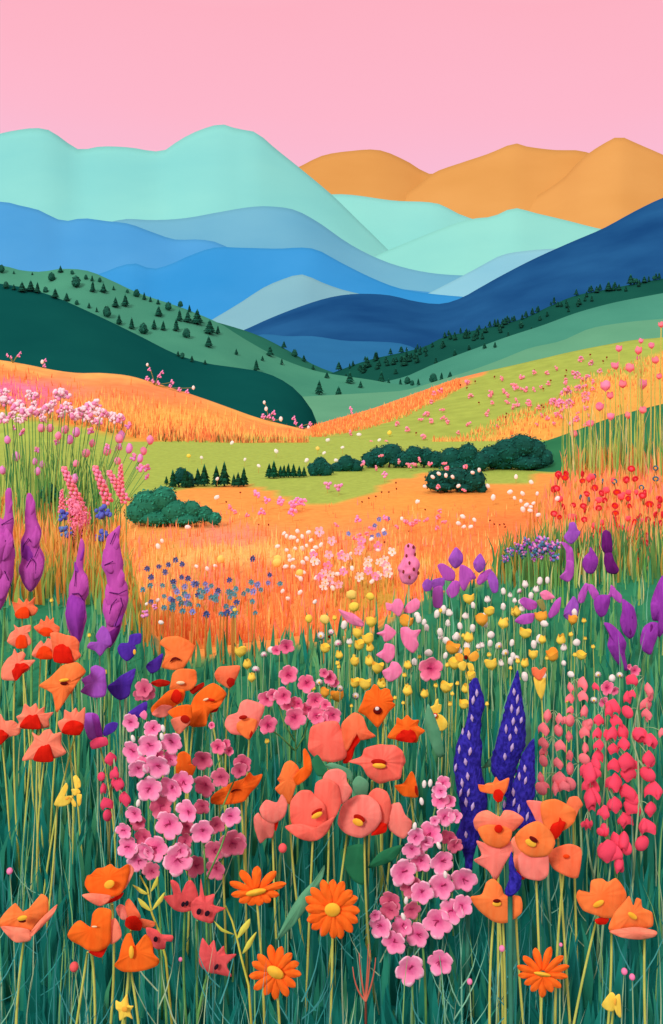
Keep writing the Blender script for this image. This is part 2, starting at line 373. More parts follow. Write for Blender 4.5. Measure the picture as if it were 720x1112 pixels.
H_dark = hill('hill', [(-700,290),(-400,250),(-200,290),(0,308),(50,319),(100,340),(150,364),(190,384),(222,394),(255,399),(285,404),(305,412),(322,424),(336,441),(346,460),(352,480),(380,520),(1420,560)], 175, 60, -16, hm('dark_green_hill', (10,76,74), (14,84,80), .06), rough=1.0, rseed=18)
# near slopes of the flower fields
def slopecover(bound, pal):
    def fn(c):
        px = 360+F*c.x/c.y; py = HY+F*(CZ-c.z)/c.y; j = noise.noise(Vector((c.x*.5, c.y*.5, 1)))*6
        return pal(px, py+j)
    return fn
LB = [(-700,430),(0,440),(60,452),(120,465),(160,474),(240,481),(300,488),(340,490),(500,500)]
def lpal(px, py):
    b = interp(LB, px); rdg = scurve(LRIDGE, px)
    t = (py-rdg)/max(6, b-rdg)
    if t > 1: return mixc((236,150,66), (168,192,86), sstep((t-1)*4))
    c = mixc((255,186,100), (252,152,84), sstep(t*4)); c = mixc(c, (248,140,90), .7*blob(px, py, 180, 425, 70, 14)); c = mixc(c, (242,184,84), .8*blob(px, py, 190, 455, 90, 14))
    return mixc(c, (242,128,164), .95*min(1, 1.4*blob(px, py, 10, 426, 62, 12)))
LRIDGE = [(-700,360),(-400,330),(-150,375),(0,391),(30,396),(60,402),(85,405),(110,405),(140,408),(165,415),(195,424),(222,433),(250,443),(275,452),(300,459),(325,465),(345,471),(420,500),(1420,620)]
H_lslope = hill('hill', LRIDGE, 82, 24, FZ-0.15, mat_attr('left_slope_cover', scale=0.9, amt=0.16), coverfn=slopecover(LB, lpal), nx=260, nu=36, rough=0.25, rseed=20, power=0.95, sink=16)
RRIDGE = [(-700,560),(200,510),(300,480),(335,464),(360,456),(400,445),(440,431),(465,422),(490,413),(520,405),(560,396),(590,389),(620,382),(660,374),(690,369),(722,366),(900,340),(1100,360),(1420,330)]
RB = [(300,480),(335,474),(400,462),(440,449),(490,424),(520,408),(560,385),(800,300)]
def rpal(px, py):
    b = interp(RB, px)
    c = mixc((252,152,86), (164,186,82), sstep((py-b)/4+0.5))
    c = mixc(c, (242,172,80), .95*sstep((py-interp([(440,512),(500,476),(540,455),(600,436),(640,408),(720,384)], px)+noise.noise(Vector((px*.02, py*.05, 2)))*14)/20))
    return c
H_rslope = hill('hill', RRIDGE, 90, 31, FZ-0.12, mat_attr('right_slope_cover', scale=0.9, amt=0.14), coverfn=slopecover(RB, rpal), nx=260, nu=36, rough=0.25, rseed=21, power=0.95, sink=16)
H_knob = hill('hill', [(-700,560),(540,508),(585,482),(610,473),(640,462),(665,453),(690,446),(722,438),(800,420),(900,400),(1100,410),(1420,440)], 48, 7, FZ-0.1, hm('hillock_green', (52,126,84), (44,114,78), .5), rough=0.1, rseed=22)

def ground_hit(px, py, H=0.0, d0=6.0, d1=62.0):
    """first place along the sight line where something H tall, standing on the ground, has its top at (px,py)"""
    d = d0
    while d < d1:
        x = (px-360)/F*d
        if CZ-(py-HY)/F*d <= zg(x, d)+H: return Vector((x, d, zg(x, d)))
        d += 0.04 if d < 20 else 0.15
    x = (px-360)/F*d1
    return Vector((x, d1, zg(x, d1)))
def slope_hit(px, py):
    """foot of something standing on whichever near slope shows at (px,py)"""
    for h in (H_knob, H_lslope if px < 338 else H_rslope):
        if py >= h.ridge(px)-0.5 and h is not H_knob: return h(px, py)
    return (H_lslope if px < 338 else H_rslope)(px, py)
# ------------------------------------------------------------------ palette of the flowers
pm = petal_mat
ORANGE = pm('petal_orange', (255,116,36), (252,104,28)); ORANGE2 = pm('petal_soft_orange', (255,136,70), (253,124,58))
OCORAL = pm('petal_orange_coral', (255,130,86), (253,116,72)); CORAL = pm('petal_coral', (255,122,104), (253,108,92)); LCORAL = pm('petal_light_coral', (255,144,130), (253,130,118))
SALMON = pm('petal_salmon', (255,146,116), (253,132,104)); RED = pm('petal_red', (222,32,14), (206,24,10)); ORED = pm('petal_orange_red', (250,74,22), (240,62,16))
DRED = pm('petal_dark_red', (178,28,14), (160,20,10)); MAROON = pm('maroon', (108,18,16), (84,14,12), 0); YELLOW = pm('yellow_eye', (255,198,66), (250,180,48), 0); CREAM = pm('cream', (252,226,180), None, 0)
VIOLET = pm('petal_violet', (168,92,206), (154,78,192)); INDIGO = pm('petal_indigo', (84,50,176), (70,40,160)); PURPLE = pm('petal_purple', (158,64,184), (140,52,168)); PLUM = pm('petal_plum', (196,88,186), (180,74,172)); ORCHID = pm('petal_orchid', (192,92,200), (176,80,188)); DPLUM = pm('petal_dark_plum', (112,32,124), (98,26,110))
PINK = pm('petal_pink', (250,142,190), (244,124,176)); RASP = pm('petal_raspberry', (236,76,114), (224,64,102)); BELLC = pm('bell_coral_pink', (255,138,148), (252,122,136)); BELLR = pm('bell_raspberry', (255,84,114), (248,72,104)); FRINGE = pm('petal_fringe_red', (240,98,100), (226,84,88))
ULTRA = mat('delphinium_blue', (52,46,176), (32,28,136), scale=110, rough=.8, bump=.8, stretch=(1,1,.6), contrast=(.4,.6)); LAV = pm('pale_lavender', (206,186,240), None, 0.05); CREASE = pm('dark_crease', (84,24,100), None, 0)
LEMON = pm('petal_yellow', (255,226,92), (252,208,72)); GOLD = pm('petal_gold', (255,186,70), (252,170,58)); WHITE = pm('petal_white', (246,240,236), (236,228,224)); BLACK = pm('dark_seed', (40,24,40), None, 0)
S_YEL = mat('stem_pale_yellow', (214,222,112), (190,204,96), scale=18); S_MINT = mat('stem_mint', (176,214,160), (150,198,146), scale=18); S_GRN = mat('stem_green', (124,190,104), (100,166,92), scale=18); S_OLV = mat('stem_olive', (150,150,84), None, scale=18); S_TEAL = mat('stem_teal', (62,140,116), None, scale=18)
LEAF = mat('leaf_green', (44,136,92), (36,118,80), scale=14, trans=0.1); LEAFP = mat('leaf_pale', (104,176,136), (84,156,118), scale=14); LEAFY = mat('leaf_yellow_green', (222,222,92), (200,206,78), scale=14)
BL_RIM = radial_mat('phlox_pink', (222,88,150), (248,138,186), (255,204,226)); BL_DIM = radial_mat('phlox_rose', (180,66,104), (212,100,134), (230,146,168)); BL_MID = radial_mat('phlox_deep_pink', (204,56,114), (244,116,158), (252,170,196))

def stem_to_ground(mb, top, pxb, r0=0.0026, r1=0.0036, sway=None, mi=0, d_base=None, n=9):
    d = d_base or top.y
    x = (pxb-360)/F*d; b = Vector((x, d, zg(x, d)-0.01))
    mid = top.lerp(b, 0.5)+Vector((sway if sway is not None else R.uniform(-0.03, 0.03), R.uniform(0.0, 0.03), 0))
    pts = bez(top, mid, b, n); mb.tube(pts, r0, r1, 6, mi); return b
THINGS = {}
def flower(name, label, cat, d, petals, eyes=(), stem=(None, None), stem_mat=S_YEL, leaves=(), group=None, step=0.009, r=0.0028, extra_stems=()):
    """petals: (material, outline[, bulge, tilt]) from the farthest to the nearest; eyes: (material, outline, part name)"""
    top, pxb = stem
    allp = [p for q in petals for p in q[1]]
    if top is None: top = (sum(p[0] for p in allp)/len(allp), max(p[1] for p in allp)-4)
    if pxb is None: pxb = top[0]+R.uniform(-14, 14)
    mb = MB(); b = stem_to_ground(mb, P(top[0], top[1], d+0.012), pxb, r, r*1.25)
    for (tx, ty), px2 in extra_stems: stem_to_ground(mb, P(tx, ty, d+0.02), px2, r, r*1.2)
    t = thing(name, b, label, cat, group)
    mb.build('stem', stem_mat, t)
    for i, q in enumerate(petals):
        m = MB(); petal(m, q[1], d, dd=-step*i, bulge=(q[2] if len(q) > 2 else 0.10)*0.55, tilt=q[3] if len(q) > 3 else R.uniform(-0.08, 0.08)); m.build('petal', q[0], t)
    k = len(petals)
    for j, e in enumerate(eyes):
        m = MB(); petal(m, e[1], d, dd=-step*k-0.002-0.003*j-(max(1.5, 0.045*(max(p[0] for p in allp)-min(p[0] for p in allp)))/F*d if len(e) < 4 else e[3]), bulge=0.09, ripple=0.0, thick=0.006, n=2); m.build(e[2] if len(e) > 2 else 'flower_eye', e[0], t)
    for lm, lo, ld in leaves:
        m = MB(); petal(m, lo, d+ld, bulge=0.05, ripple=0.02); m.build('leaf', lm, t)
    return t
def crown(label, d, pm_, outline, inner, im=RED, **kw):
    """a poppy seen from the side: a cup of pointed petals with the red base showing below"""
    return flower('poppy', label, 'poppy', d, [(pm_, outline, 0.14), (im, inner, 0.18)], group='red hearted poppies at the left edge', stem_mat=S_YEL, **kw)

A = C(0, 640, 4.5)
crown('highest red hearted poppy of the left edge, small, right under the purple lupin', 3.95, OCORAL, A(60,62,85,66,92,42,115,65,130,44,145,62,172,36,166,75,186,95,170,125,140,132,85,135,72,110), A(72,118,100,90,130,85,142,110,140,140,85,142), ORED, stem=((24,670), 28))
crown('zigzag rimmed poppy above and left of the largest red hearted one', 3.8, OCORAL, A(165,185,190,168,200,145,218,157,228,128,245,150,262,138,265,165,292,185,285,212,250,225,215,222,190,215), A(190,208,210,187,240,188,258,205,250,228,215,230), ORED, stem=((52,688), 38))
crown('small poppy with an orange-red heart, left of the largest red hearted poppy', 3.75, SALMON, A(35,250,50,215,72,197,68,172,90,187,118,178,150,174,150,200,137,215,152,245,150,270,115,280,75,282,40,262), A(75,272,80,240,100,220,122,225,130,250,132,285,85,290), ORED, stem=((22,702), 38))
crown('poppy tucked against the left side of the largest red hearted poppy', 3.6, SALMON, A(155,320,170,285,200,250,215,267,235,238,255,258,258,335,210,340,175,335), A(175,328,190,290,215,275,240,285,256,310,256,340,200,342), ORED, stem=((44,714), 48))
crown('largest red hearted poppy, broad coral cup above the orange side-turned poppy', 3.55, OCORAL, A(245,215,275,208,320,222,365,232,388,260,386,300,396,325,370,350,350,360,265,352,255,290,250,250), A(262,292,285,270,320,268,345,295,355,340,350,364,265,354), stem=((66,719), 52))
crown('pale salmon poppy at the far left, tall red heart tilted right', 3.5, SALMON, A(70,290,85,312,110,303,126,320,118,345,172,345,150,375,140,395,100,420,78,445,10,440,8,385,35,340,60,320), A(58,395,75,365,100,355,130,365,142,380,120,402,80,447,65,430), stem=((16,738), 22))
flower('poppy', 'orange poppy turned sideways with a drooping pointed petal and small yellow eye', 'poppy', 3.42, [(ORANGE2, A(190,470,245,430,300,375,340,362,380,358,420,400,395,435,370,470,355,500,340,515,310,560,277,602,266,560,255,510,225,490), 0.14)], [(MAROON, ell(69.5,742,4.2,2.0)), (YELLOW, ell(69.5,738.6,5.4,1.8,-8))], stem=((78,748), 92))
crown('zigzag rimmed poppy with wide red heart, above the lowest left poppy', 3.35, SALMON, A(78,680,92,650,80,622,105,606,120,558,148,576,175,556,190,586,218,573,217,605,262,600,238,635,242,670,200,682,105,682), A(98,676,115,635,150,608,185,615,198,682), stem=((36,790), 22), extra_stems=(((42,790), 46),))
crown('poppy cut by the left edge of the view with a dark red heart', 3.4, SALMON, A(-40,640,0,608,25,642,60,640,85,655,100,680,92,710,50,720,30,735,0,760,-50,750), A(-40,700,5,685,30,700,40,720,0,762,-50,757), stem=((2,806), 12))
crown('rightmost red hearted poppy, pointed rim, left of the open violet flower', 3.3, SALMON, A(282,650,310,630,315,588,345,602,370,578,385,602,416,576,412,660,405,690,380,710,305,702), A(300,698,320,655,350,640,385,645,410,665,400,695,385,714,330,710), stem=((82,797), 46), extra_stems=(((74,797), 74),))
crown('lowest of the red hearted poppies, its rim star-pointed', 3.2, SALMON, A(108,837,130,790,165,735,156,698,190,716,215,690,245,683,262,706,300,699,300,755,324,796,300,815,250,830,160,832), A(162,833,185,780,220,755,242,760,255,800,260,840,200,845), stem=((48,828), 42))

B = C(140, 690, 4.5)
gb = 'orange poppies left of the middle'
flower('poppy', 'hooded soft orange poppy topping the orange cluster, dark fold on its front', 'poppy', 3.7, [(ORANGE2, B(160,155,172,115,183,70,150,40,175,10,235,3,290,25,322,55,300,110,265,162,240,170,200,167))], [(MAROON, B(198,132,210,112,228,105,252,116,250,122,228,113,213,120), 'fold_line')], stem=((195,725), 190), group=gb)
flower('poppy', 'orange poppy with dark red side petals and a cream slit, below the hooded one', 'poppy', 3.6, [(DRED, B(106,232,150,214,202,226,190,245,140,252)), (DRED, B(298,265,362,230,366,250,315,288)), (ORANGE2, B(205,230,215,185,250,163,322,168,332,200,330,235,300,268,230,275,200,262))], [(CREAM, ell(196,741.5,4.6,1.9))], stem=((196,750), 205), group=gb)
flower('poppy', 'orange poppy split by a red heart with a coral lower lip, leaning to lower left', 'poppy', 3.5, [(ORANGE, B(108,355,150,310,200,268,272,265,265,320,220,350,190,390,150,398,118,390)), (LCORAL, B(114,378,160,340,212,348,190,392,150,402,120,392))], [(RED, B(203,312,220,268,240,265,260,300,235,335))], stem=((180,775), 182), group=gb)
flower('poppy', 'large plain orange poppy with a hanging square lip and small cream and red eye', 'poppy', 3.45, [(DRED, B(385,377,440,333,430,372)), (ORANGE, B(278,385,298,350,320,300,360,260,410,233,450,253,477,285,460,320,440,350,400,374,386,400,375,442,330,448,300,442))], [(RED, ell(229,760,4.4,1.6,10)), (CREAM, ell(223.5,759.5,3.2,1.2,-20))], stem=((228,772), 248), group=gb, extra_stems=(((210,785), 204),))
flower('poppy', 'orange-coral poppy nodding left with a dark red ear, lowest of the orange cluster', 'poppy', 3.36, [(ORANGE, B(190,375,240,345,305,342,306,420,290,444,240,420)), (SALMON, B(205,412,260,395,300,420,275,455,245,484,222,460))], [(DRED, ell(201,781,5.2,4.4,20))], stem=((204,786), 203), group=gb)
flower('poppy', 'small cup shaped orange poppy standing apart on the right of the orange cluster', 'poppy', 3.6, [(OCORAL, B(418,188,440,155,480,150,542,148,535,190,510,240,490,260,455,240,428,220), .14)], [(DRED, B(476,228,490,206,516,214,516,240,492,255))], stem=((249,745), 249), group=gb)
flower('poppy', 'two tone coral and orange poppy left of the flat pink phlox bunch', 'poppy', 3.1, [(LCORAL, B(468,440,482,395,530,375,545,330,580,313,662,345,640,420,620,465,590,500,560,490,500,480)), (ORANGE2, B(528,430,560,408,600,405,627,420,602,492,580,507,530,467))], [(DRED, ell(264,779,4.6,2.4,-8)), (DRED, B(588,490,600,465,606,480,594,505), 'dark_tip')], stem=((271,800), 271))
flower('poppy', 'plain orange poppy half hidden behind the tall pink phlox spike', 'poppy', 2.95, [(ORANGE, B(228,642,240,580,270,566,300,588,307,630,332,630,307,692,270,702,235,690))], stem=((200,838), 202))
flower('poppy', 'wide flat orange poppy opening upward beneath the dim rose phlox', 'poppy', 2.85, [(ORANGE, B(398,802,420,770,500,720,560,700,590,668,610,687,652,678,635,725,595,770,560,812,480,827,410,824), .12)], [(MAROON, B(498,764,515,752,545,752,545,757,518,760,502,769), 'fold_line')], stem=((262,870), 268), extra_stems=(((238,872), 246),))

D = C(270, 720, 3.6)
gd = 'coral poppies in the middle of the meadow'
flower('poppy', 'frilly orange poppy with maroon and white eye, topmost of the middle poppies', 'poppy', 3.3, [(ORANGE, D(428,190,445,150,452,128,460,110,475,105,490,83,505,90,516,105,535,98,552,105,556,122,567,140,563,152,574,165,550,190,530,220,505,252,480,230,455,205))], [(MAROON, ell(410,771.5,4.8,4.2)), (WHITE, ell(409.5,769.5,2.3,2.0))], stem=((410,789), 413), group=gd, extra_stems=(((416,780), 415),))
crown2 = lambda *a, **k: flower(*a, **k)
flower('poppy', 'crown shaped orange poppy with a wide red base, right of the frilly orange one', 'poppy', 3.2, [(ORANGE, D(543,292,560,260,575,240,580,213,600,222,620,203,640,222,667,223,662,245,690,265,667,285,655,312,590,302), .14), (RED, D(575,300,590,270,620,256,650,270,656,300,635,312))], stem=((432,804), 415), group=gd)
flower('poppy', 'coral poppy with blank left petal and orange right petal parted by red gap', 'poppy', 3.05, [(RED, D(368,388,388,330,432,262,438,300,417,330,405,372,386,392)), (CORAL, D(234,302,245,250,300,228,345,228,363,260,376,300,382,368,330,388,270,377,234,340)), (OCORAL, D(362,245,385,213,415,193,447,210,467,260,497,287,437,302,430,270,410,300,385,345,372,320))], stem=((356,826), 352), group=gd)
flower('poppy', 'round coral poppy with a pointed left tip and a yellow eye under a dark lid', 'poppy', 2.95, [(CORAL, D(390,385,440,365,455,333,510,318,540,320,572,322,602,345,614,385,602,410,592,452,550,462,510,472,465,442,440,402))], [(DRED, ell(411.2,827.6,8.4,3.4,4)), (YELLOW, ell(411.8,831.6,7.4,2.9,4))], stem=((404,848), 398), group=gd)
flower('poppy', 'orange poppy of two upright petals like a butterfly, left of the big coral poppies', 'poppy', 2.9, [(ORANGE2, D(103,492,122,470,112,455,122,438,140,393,165,381,190,400,202,430,192,460,185,482,160,552,130,522)), (ORANGE, D(175,452,195,420,217,400,212,345,222,335,242,370,248,420,230,450,190,478))], stem=((314,868), 336), group=gd)
flower('poppy', 'small light coral poppy of two round petals, left of the largest open one', 'poppy', 2.8, [(RED, D(92,625,117,616,106,658)), (LCORAL, D(20,605,38,585,60,612,100,625,95,680,70,685,45,705,24,650)), (LCORAL, D(42,572,68,535,110,545,130,513,152,550,140,600,100,627,60,612))], stem=((296,905), 303), group=gd)
flower('poppy', 'largest open coral poppy, bowl shaped with a long slanting yellow eye', 'poppy', 2.7, [(LCORAL, D(288,455,310,420,350,413,380,430,386,465,406,500,382,542,350,552,310,502)), (CORAL, D(262,470,310,452,350,480,362,550,332,612,280,640,258,560)), (CORAL, D(162,600,165,540,200,500,240,498,262,520,300,560,300,640,220,650,175,640)), (CORAL, D(142,640,200,628,270,640,335,600,312,657,275,690,238,697,190,682), .12)], [(DRED, ell(344.2,881.6,6.8,2.6,-30)), (YELLOW, ell(344.2,885.4,6.6,2.8,-28))], stem=((340,905), 332), group=gd)
flower('poppy', 'coral poppy of three overlapping petals with a yellow eye, right of the largest open poppy', 'poppy', 2.78, [(LCORAL, D(543,562,590,545,612,592,640,622,630,660,602,687,550,652,538,610)), (CORAL, D(468,517,500,488,540,503,557,550,547,625,512,645,470,600)), (RED, D(478,674,508,625,540,630,535,662)), (LCORAL, D(348,627,366,555,420,518,470,518,510,553,520,610,490,657,440,684,380,667))], [(DRED, ell(390.2,888.8,6.8,3.8,28)), (YELLOW, ell(388.6,893,6.2,3.8,24))], stem=((396,908), 408), group=gd, extra_stems=(((377,905), 352),), leaves=((LEAF, C(240,920,3)(390,8,400,60,430,108,465,122,472,60,462,-10), .03), (LEAF, C(240,920,3)(478,66,520,15,592,-8,566,40,520,60), .05), (LEAF, D(245,385,270,358,298,400,312,432,270,442), .1)))
flower('poppy', 'small folded orange poppy with a dark tip, right of the coral poppies', 'poppy', 3.0, [(ORANGE, D(570,480,605,470,636,423,652,450,664,522,625,524,600,517))], [(DRED, D(650,480,660,485,660,520,650,505), 'dark_tip')], stem=((446,864), 450), group=gd)

E5 = C(480, 720, 3.835)
ge = 'poppies in front of the blue spikes'
flower('poppy', 'small crown shaped orange poppy in front of the blue delphiniums, highest of its bunch', 'poppy', 2.62, [(ORANGE2, E5(150,505,165,513,190,500,212,497,225,474,240,492,280,478,270,530,250,557,215,547,160,535), .12), (RED, E5(212,557,220,530,240,526,256,545,250,574,230,580))], stem=((541,870), 541), group=ge)
flower('poppy', 'tall layered coral and orange poppy with round red eye before the blue spikes', 'poppy', 2.5, [(RED, E5(222,907,222,845,257,835,240,882)), (LCORAL, E5(132,822,165,800,143,740,200,755,287,742,302,772,270,822,224,902,190,862)), (SALMON, E5(130,660,150,625,190,613,240,640,260,613,300,618,342,650,310,690,285,705,235,690,150,702)), (ORANGE2, E5(148,692,190,672,260,680,292,700,280,747,240,772,180,752))], [(RED, ell(541.4,900,4.6,4.6))], stem=((538,945), 545), group=ge)
flower('poppy', 'orange poppy with yellow eye over hanging coral petals before the blue spikes', 'poppy', 2.44, [(RED, E5(303,892,320,853,352,880,340,902)), (SALMON, E5(288,740,310,718,345,740,380,800,403,835,402,902,340,887,298,842,298,790)), (LCORAL, E5(318,800,380,770,440,795,443,880,405,907,330,885)), (ORANGE2, E5(303,722,345,678,400,658,452,700,472,750,440,802,370,808,320,775))], [(YELLOW, ell(576.4,915.4,6.4,3.8,26)), (MAROON, ell(579.4,911.6,5.4,2.6,34))], stem=((582,950), 590), group=ge)
flower('poppy', 'orange poppy with red heart shaped eye and pointed coral left petal', 'poppy', 2.55, [(LCORAL, E5(352,573,420,578,442,600,430,672,400,672,375,622)), (ORANGE2, E5(413,582,470,566,520,588,557,618,551,662,500,702,440,700,415,650))], [(RED, E5(448,702,460,670,485,660,490,640,500,658,517,665,495,712,470,737))], stem=((606,910), 622), group=ge)
flower('poppy', 'bell shaped plain orange poppy, lowest right before the blue spikes', 'poppy', 2.5, [(OCORAL, E5(438,802,470,770,530,753,577,770,582,810,567,892,530,892,470,862,448,832))], [(ORED, ell(615,930,3.6,2.4))], stem=((612,950), 604), group=ge)
flower('poppy', 'little folded orange poppy under the raspberry bells', 'poppy', 2.75, [(OCORAL, E5(518,592,530,560,565,556,587,590,570,612,555,642,525,612))], stem=((622,884), 628), group=ge)
flower('poppy', 'broad orange poppy with a yellow and dark eye below the foot of the blue spikes', 'poppy', 2.4, [(ORANGE2, E5(118,975,165,963,185,913,215,898,247,930,262,965,327,973,332,1040,270,1082,215,1077,150,1027))], [(YELLOW, ell(539.5,981.4,4.8,3)), (MAROON, ell(539.5,978.4,4.2,2.2))], stem=((536,998), 536), group=ge, extra_stems=(((546,998), 547), ((560,985), 578)))
G = C(560, 930, 4.5)
flower('poppy', 'round orange poppy with a slanting yellow eye, left of the joined pair at lower right', 'poppy', 2.42, [(RED, G(386,310,420,298,457,305,440,332,400,332)), (ORANGE2, G(296,200,310,163,345,182,362,178,370,118,420,108,450,125,490,106,527,150,542,200,500,292,440,302,390,287,328,262))], [(YELLOW, ell(650,981.5,6.6,3.2,-28))], stem=((647,1002), 610), group='joined orange poppies at lower right')
flower('poppy', 'wavy orange poppy with a pale lower lip, right of the joined pair at lower right', 'poppy', 2.36, [(ORANGE2, G(453,352,480,280,530,222,555,193,575,240,590,203,614,213,620,250,667,275,670,340,620,352,540,354,490,372)), (SALMON, G(458,367,520,352,600,345,687,365,680,392,610,407,520,397))], [(YELLOW, ell(687,994.5,5.8,2.8,36))], stem=((664,1012), 648), group='joined orange poppies at lower right', extra_stems=(((700,1018), 706),))
Hh = C(0, 920, 4.0)
gh = 'orange poppies in the lower left corner'
flower('poppy', 'cup shaped orange poppy at the lower left edge with coral outer petals', 'poppy', 2.4, [(ORANGE2, Hh(-8,330,20,285,65,243,78,262,92,281,130,265,160,245,178,203,208,223,208,290,160,332,130,372,60,372,10,352)), (SALMON, Hh(3,345,60,345,130,360,132,405,70,414,35,387)), (SALMON, Hh(128,377,170,320,248,248,225,302,140,387))], [(MAROON, ell(24.2,1000,4.2,2)), (YELLOW, ell(24.2,997,5.6,2.8,-14))], stem=((26,1021), 19), group=gh)
flower('poppy', 'frilled orange poppy with a coral lower lip, highest of the lower left corner', 'poppy', 2.46, [(RED, Hh(438,252,480,225,537,196,520,225,480,242)), (SALMON, Hh(556,75,583,98,562,150,540,182)), (ORANGE, Hh(368,165,378,125,395,118,420,93,450,88,480,73,500,88,520,93,557,73,563,110,547,165,520,207,470,217,400,207)), (SALMON, Hh(356,208,400,200,480,210,472,235,435,257,390,237))], [(YELLOW, ell(118.7,960.4,6,4.4,-28))], stem=((122,982), 112), group=gh)
flower('poppy', 'big orange poppy with red underside and pale right petal, lower left corner', 'poppy', 2.36, [(RED, Hh(383,455,430,440,472,416,440,480)), (SALMON, Hh(473,330,500,308,522,345,527,390,480,422)), (ORANGE, Hh(293,380,320,335,350,318,395,347,402,290,430,263,482,273,482,330,477,420,430,452,380,447,350,427,310,407))], [(CREAM, ell(102.5,1006.3,3,1))], stem=((100,1034), 98), group=gh, extra_stems=(((95,1034), 68),))
flower('poppy', 'small orange poppy with a bare red heart, tucked between the lower left poppies', 'poppy', 2.5, [(LCORAL, Hh(503,270,520,248,547,260,552,312,525,312)), (OCORAL, Hh(543,250,560,223,590,260,612,307,560,312)), (OCORAL, Hh(608,310,672,325,665,347,620,352)), (RED, Hh(543,340,550,306,590,298,617,330,610,362,570,360))], stem=((142,1010), 122), group=gh)
flower('poppy', 'notched orange poppy with an upright yellow eye, lowest of the lower left poppies', 'poppy', 2.3, [(ORANGE, Hh(496,515,515,485,530,420,550,378,570,376,570,427,590,427,632,378,662,415,667,460,692,490,682,515,620,537,540,542))], [(YELLOW, ell(142.6,1034,2.8,7.2))], stem=((140,1054), 102), group=gh, extra_stems=(((142,1054), 156),))

# ------------------------------------------------------------------ daisies
def daisy(label, d, cx, cy, rx, ry, n, pw, cr, stem, rot0=0, lens=None, dark=False, tiltd=0.0, crot=0):
    mb = MB(); b = stem_to_ground(mb, P(cx, cy, d+0.012), stem, .0028, .0034, sway=0.01); t = thing('daisy', b, label, 'daisy', 'orange daisies'); mb.build('stem', S_YEL, t)
    for i in range(n):
        a = rot0+2*PI*i/n+R.uniform(-.06, .06); f = (lens[i] if lens else R.uniform(.92, 1.05))
        ux, uy = math.cos(a), math.sin(a); vx, vy = -uy, ux
        o = []
        for tt, ww in ((.15,.35),(.4,.8),(.7,1.0),(.9,.7),(1.0,.12),(.9,-.7),(.7,-1.0),(.4,-.8),(.15,-.35)):
            o.append((cx+(ux*tt*rx*f+vx*ww*pw), cy+(uy*tt*rx*f+vy*ww*pw)*ry/rx))
        m = MB(); petal(m, o, d, dd=-0.003*(i%3), bulge=0.10, tilt=0.0); m.build('petal', ORANGE, t)
    m = MB(); petal(m, ell(cx, cy, cr[0], cr[1], crot), d, dd=-0.014, bulge=0.18, ripple=0, thick=.01); e = m.build('flower_eye', YELLOW, t)
    if dark:
        m = MB(); petal(m, ell(cx, cy, 3.2, 3.2), d, dd=-0.024, bulge=0.3, ripple=0); m.build('dark_middle', MAROON, e)
    return t
daisy('orange daisy seen from the side, upper left of the full faced daisy', 2.5, 278, 969, 32, 25, 11, 5.2, (11.5,3.8), 288, rot0=.2, lens=[.8,.65,.6,.62,.72,.85,1.0,1.1,1.15,1.15,1.1], crot=-12)
daisy('star shaped orange daisy, slim petals and oval yellow eye, lowest on the left', 2.36, 299, 1056, 29, 30, 13, 4.6, (10,6.2), 304, rot0=.1, crot=32)
daisy('full faced orange daisy with broad petals and dark middle in yellow eye', 2.44, 361, 988, 31.5, 34, 16, 5.2, (8.6,7.6), 354, dark=True)
daisy('orange daisy with a thin yellow bar for an eye, alone at the lower right', 2.34, 589, 1058, 31, 27, 13, 4.4, (9.5,2.6), 578, rot0=.15, crot=10, lens=[.9,.85,.8,.95,.8,.75,.85,.95,1.0,1.1,1.15,1.05,1.0])
RF = C(160, 900, 4.0)
gf = 'fringed coral red flowers near the bottom left'
def fringed(label, d, o, spots, top, base, body=FRINGE):
    return flower('fringed_flower', label, 'flower', d, [(body, o, .08)], [(BLACK, ell(*s), 'dark_spot') for s in spots], stem=(top, base), stem_mat=S_GRN, group=gf)
fringed('upper left of the fringed coral red flowers, two dark spots, under the pink phlox', 2.58, RF(70,295,112,290,100,230,112,222,137,242,150,300,165,240,187,222,207,245,222,300,197,352,150,362,110,347), [(198.8,982,2,3,20),(203,981,2,3,15)], (201,988), 206)
fringed('fringed coral red flower with two big dark spots, touching the upper left one', 2.52, RF(188,330,210,300,227,288,232,215,247,290,292,283,287,330,342,345,300,367,282,410,240,402,200,382), [(216,990,2.6,3.6,20),(225,992,2.6,3.4,30)], (214,1000), 216)
fringed('small fringed coral flower with a single dark eye beside the lower left orange poppies', 2.42, RF(-6,430,40,438,62,458,110,463,107,490,82,490,76,522,40,522,10,497), [(169,1020,2.4,3.2,10)], (172,1030), 178)
fringed('lowest of the fringed coral red flowers, ragged and open to the right', 2.46, RF(226,530,240,473,264,510,290,483,302,535,332,508,342,545,387,545,345,592,367,642,310,632,260,622,226,587), [(235,1050,2,3.6,30)], (226,1056), 214)

# ------------------------------------------------------------------ violets and irises at the left
gi = 'violet flowers right of the red hearted poppies'
flower('iris', 'pale violet star flower under the right purple lupin', 'iris', 3.75, [(VIOLET, A(425,285,440,258,475,255,468,225,500,178,532,205,547,265,520,292,490,327,465,302))], stem=((108,710), 108), stem_mat=S_MINT, group=gi)
flower('iris', 'deep indigo flower with a notched right petal, upper right of the violets', 'iris', 3.7, [(INDIGO, A(573,290,590,263,625,260,635,223,690,216,687,262,662,270,667,302,650,332,620,352,588,327))], [(YELLOW, ell(146,708,1.6,3))], stem=((137,716), 137), stem_mat=S_MINT, group=gi)
flower('iris', 'rounded violet flower in the middle of the violets, beside the orange side-turned poppy', 'iris', 3.5, [(VIOLET, A(398,440,440,413,443,383,470,370,512,390,517,430,522,480,512,522,460,530,425,517,393,500,413,470))], stem=((105,755), 106), stem_mat=S_MINT, group=gi)
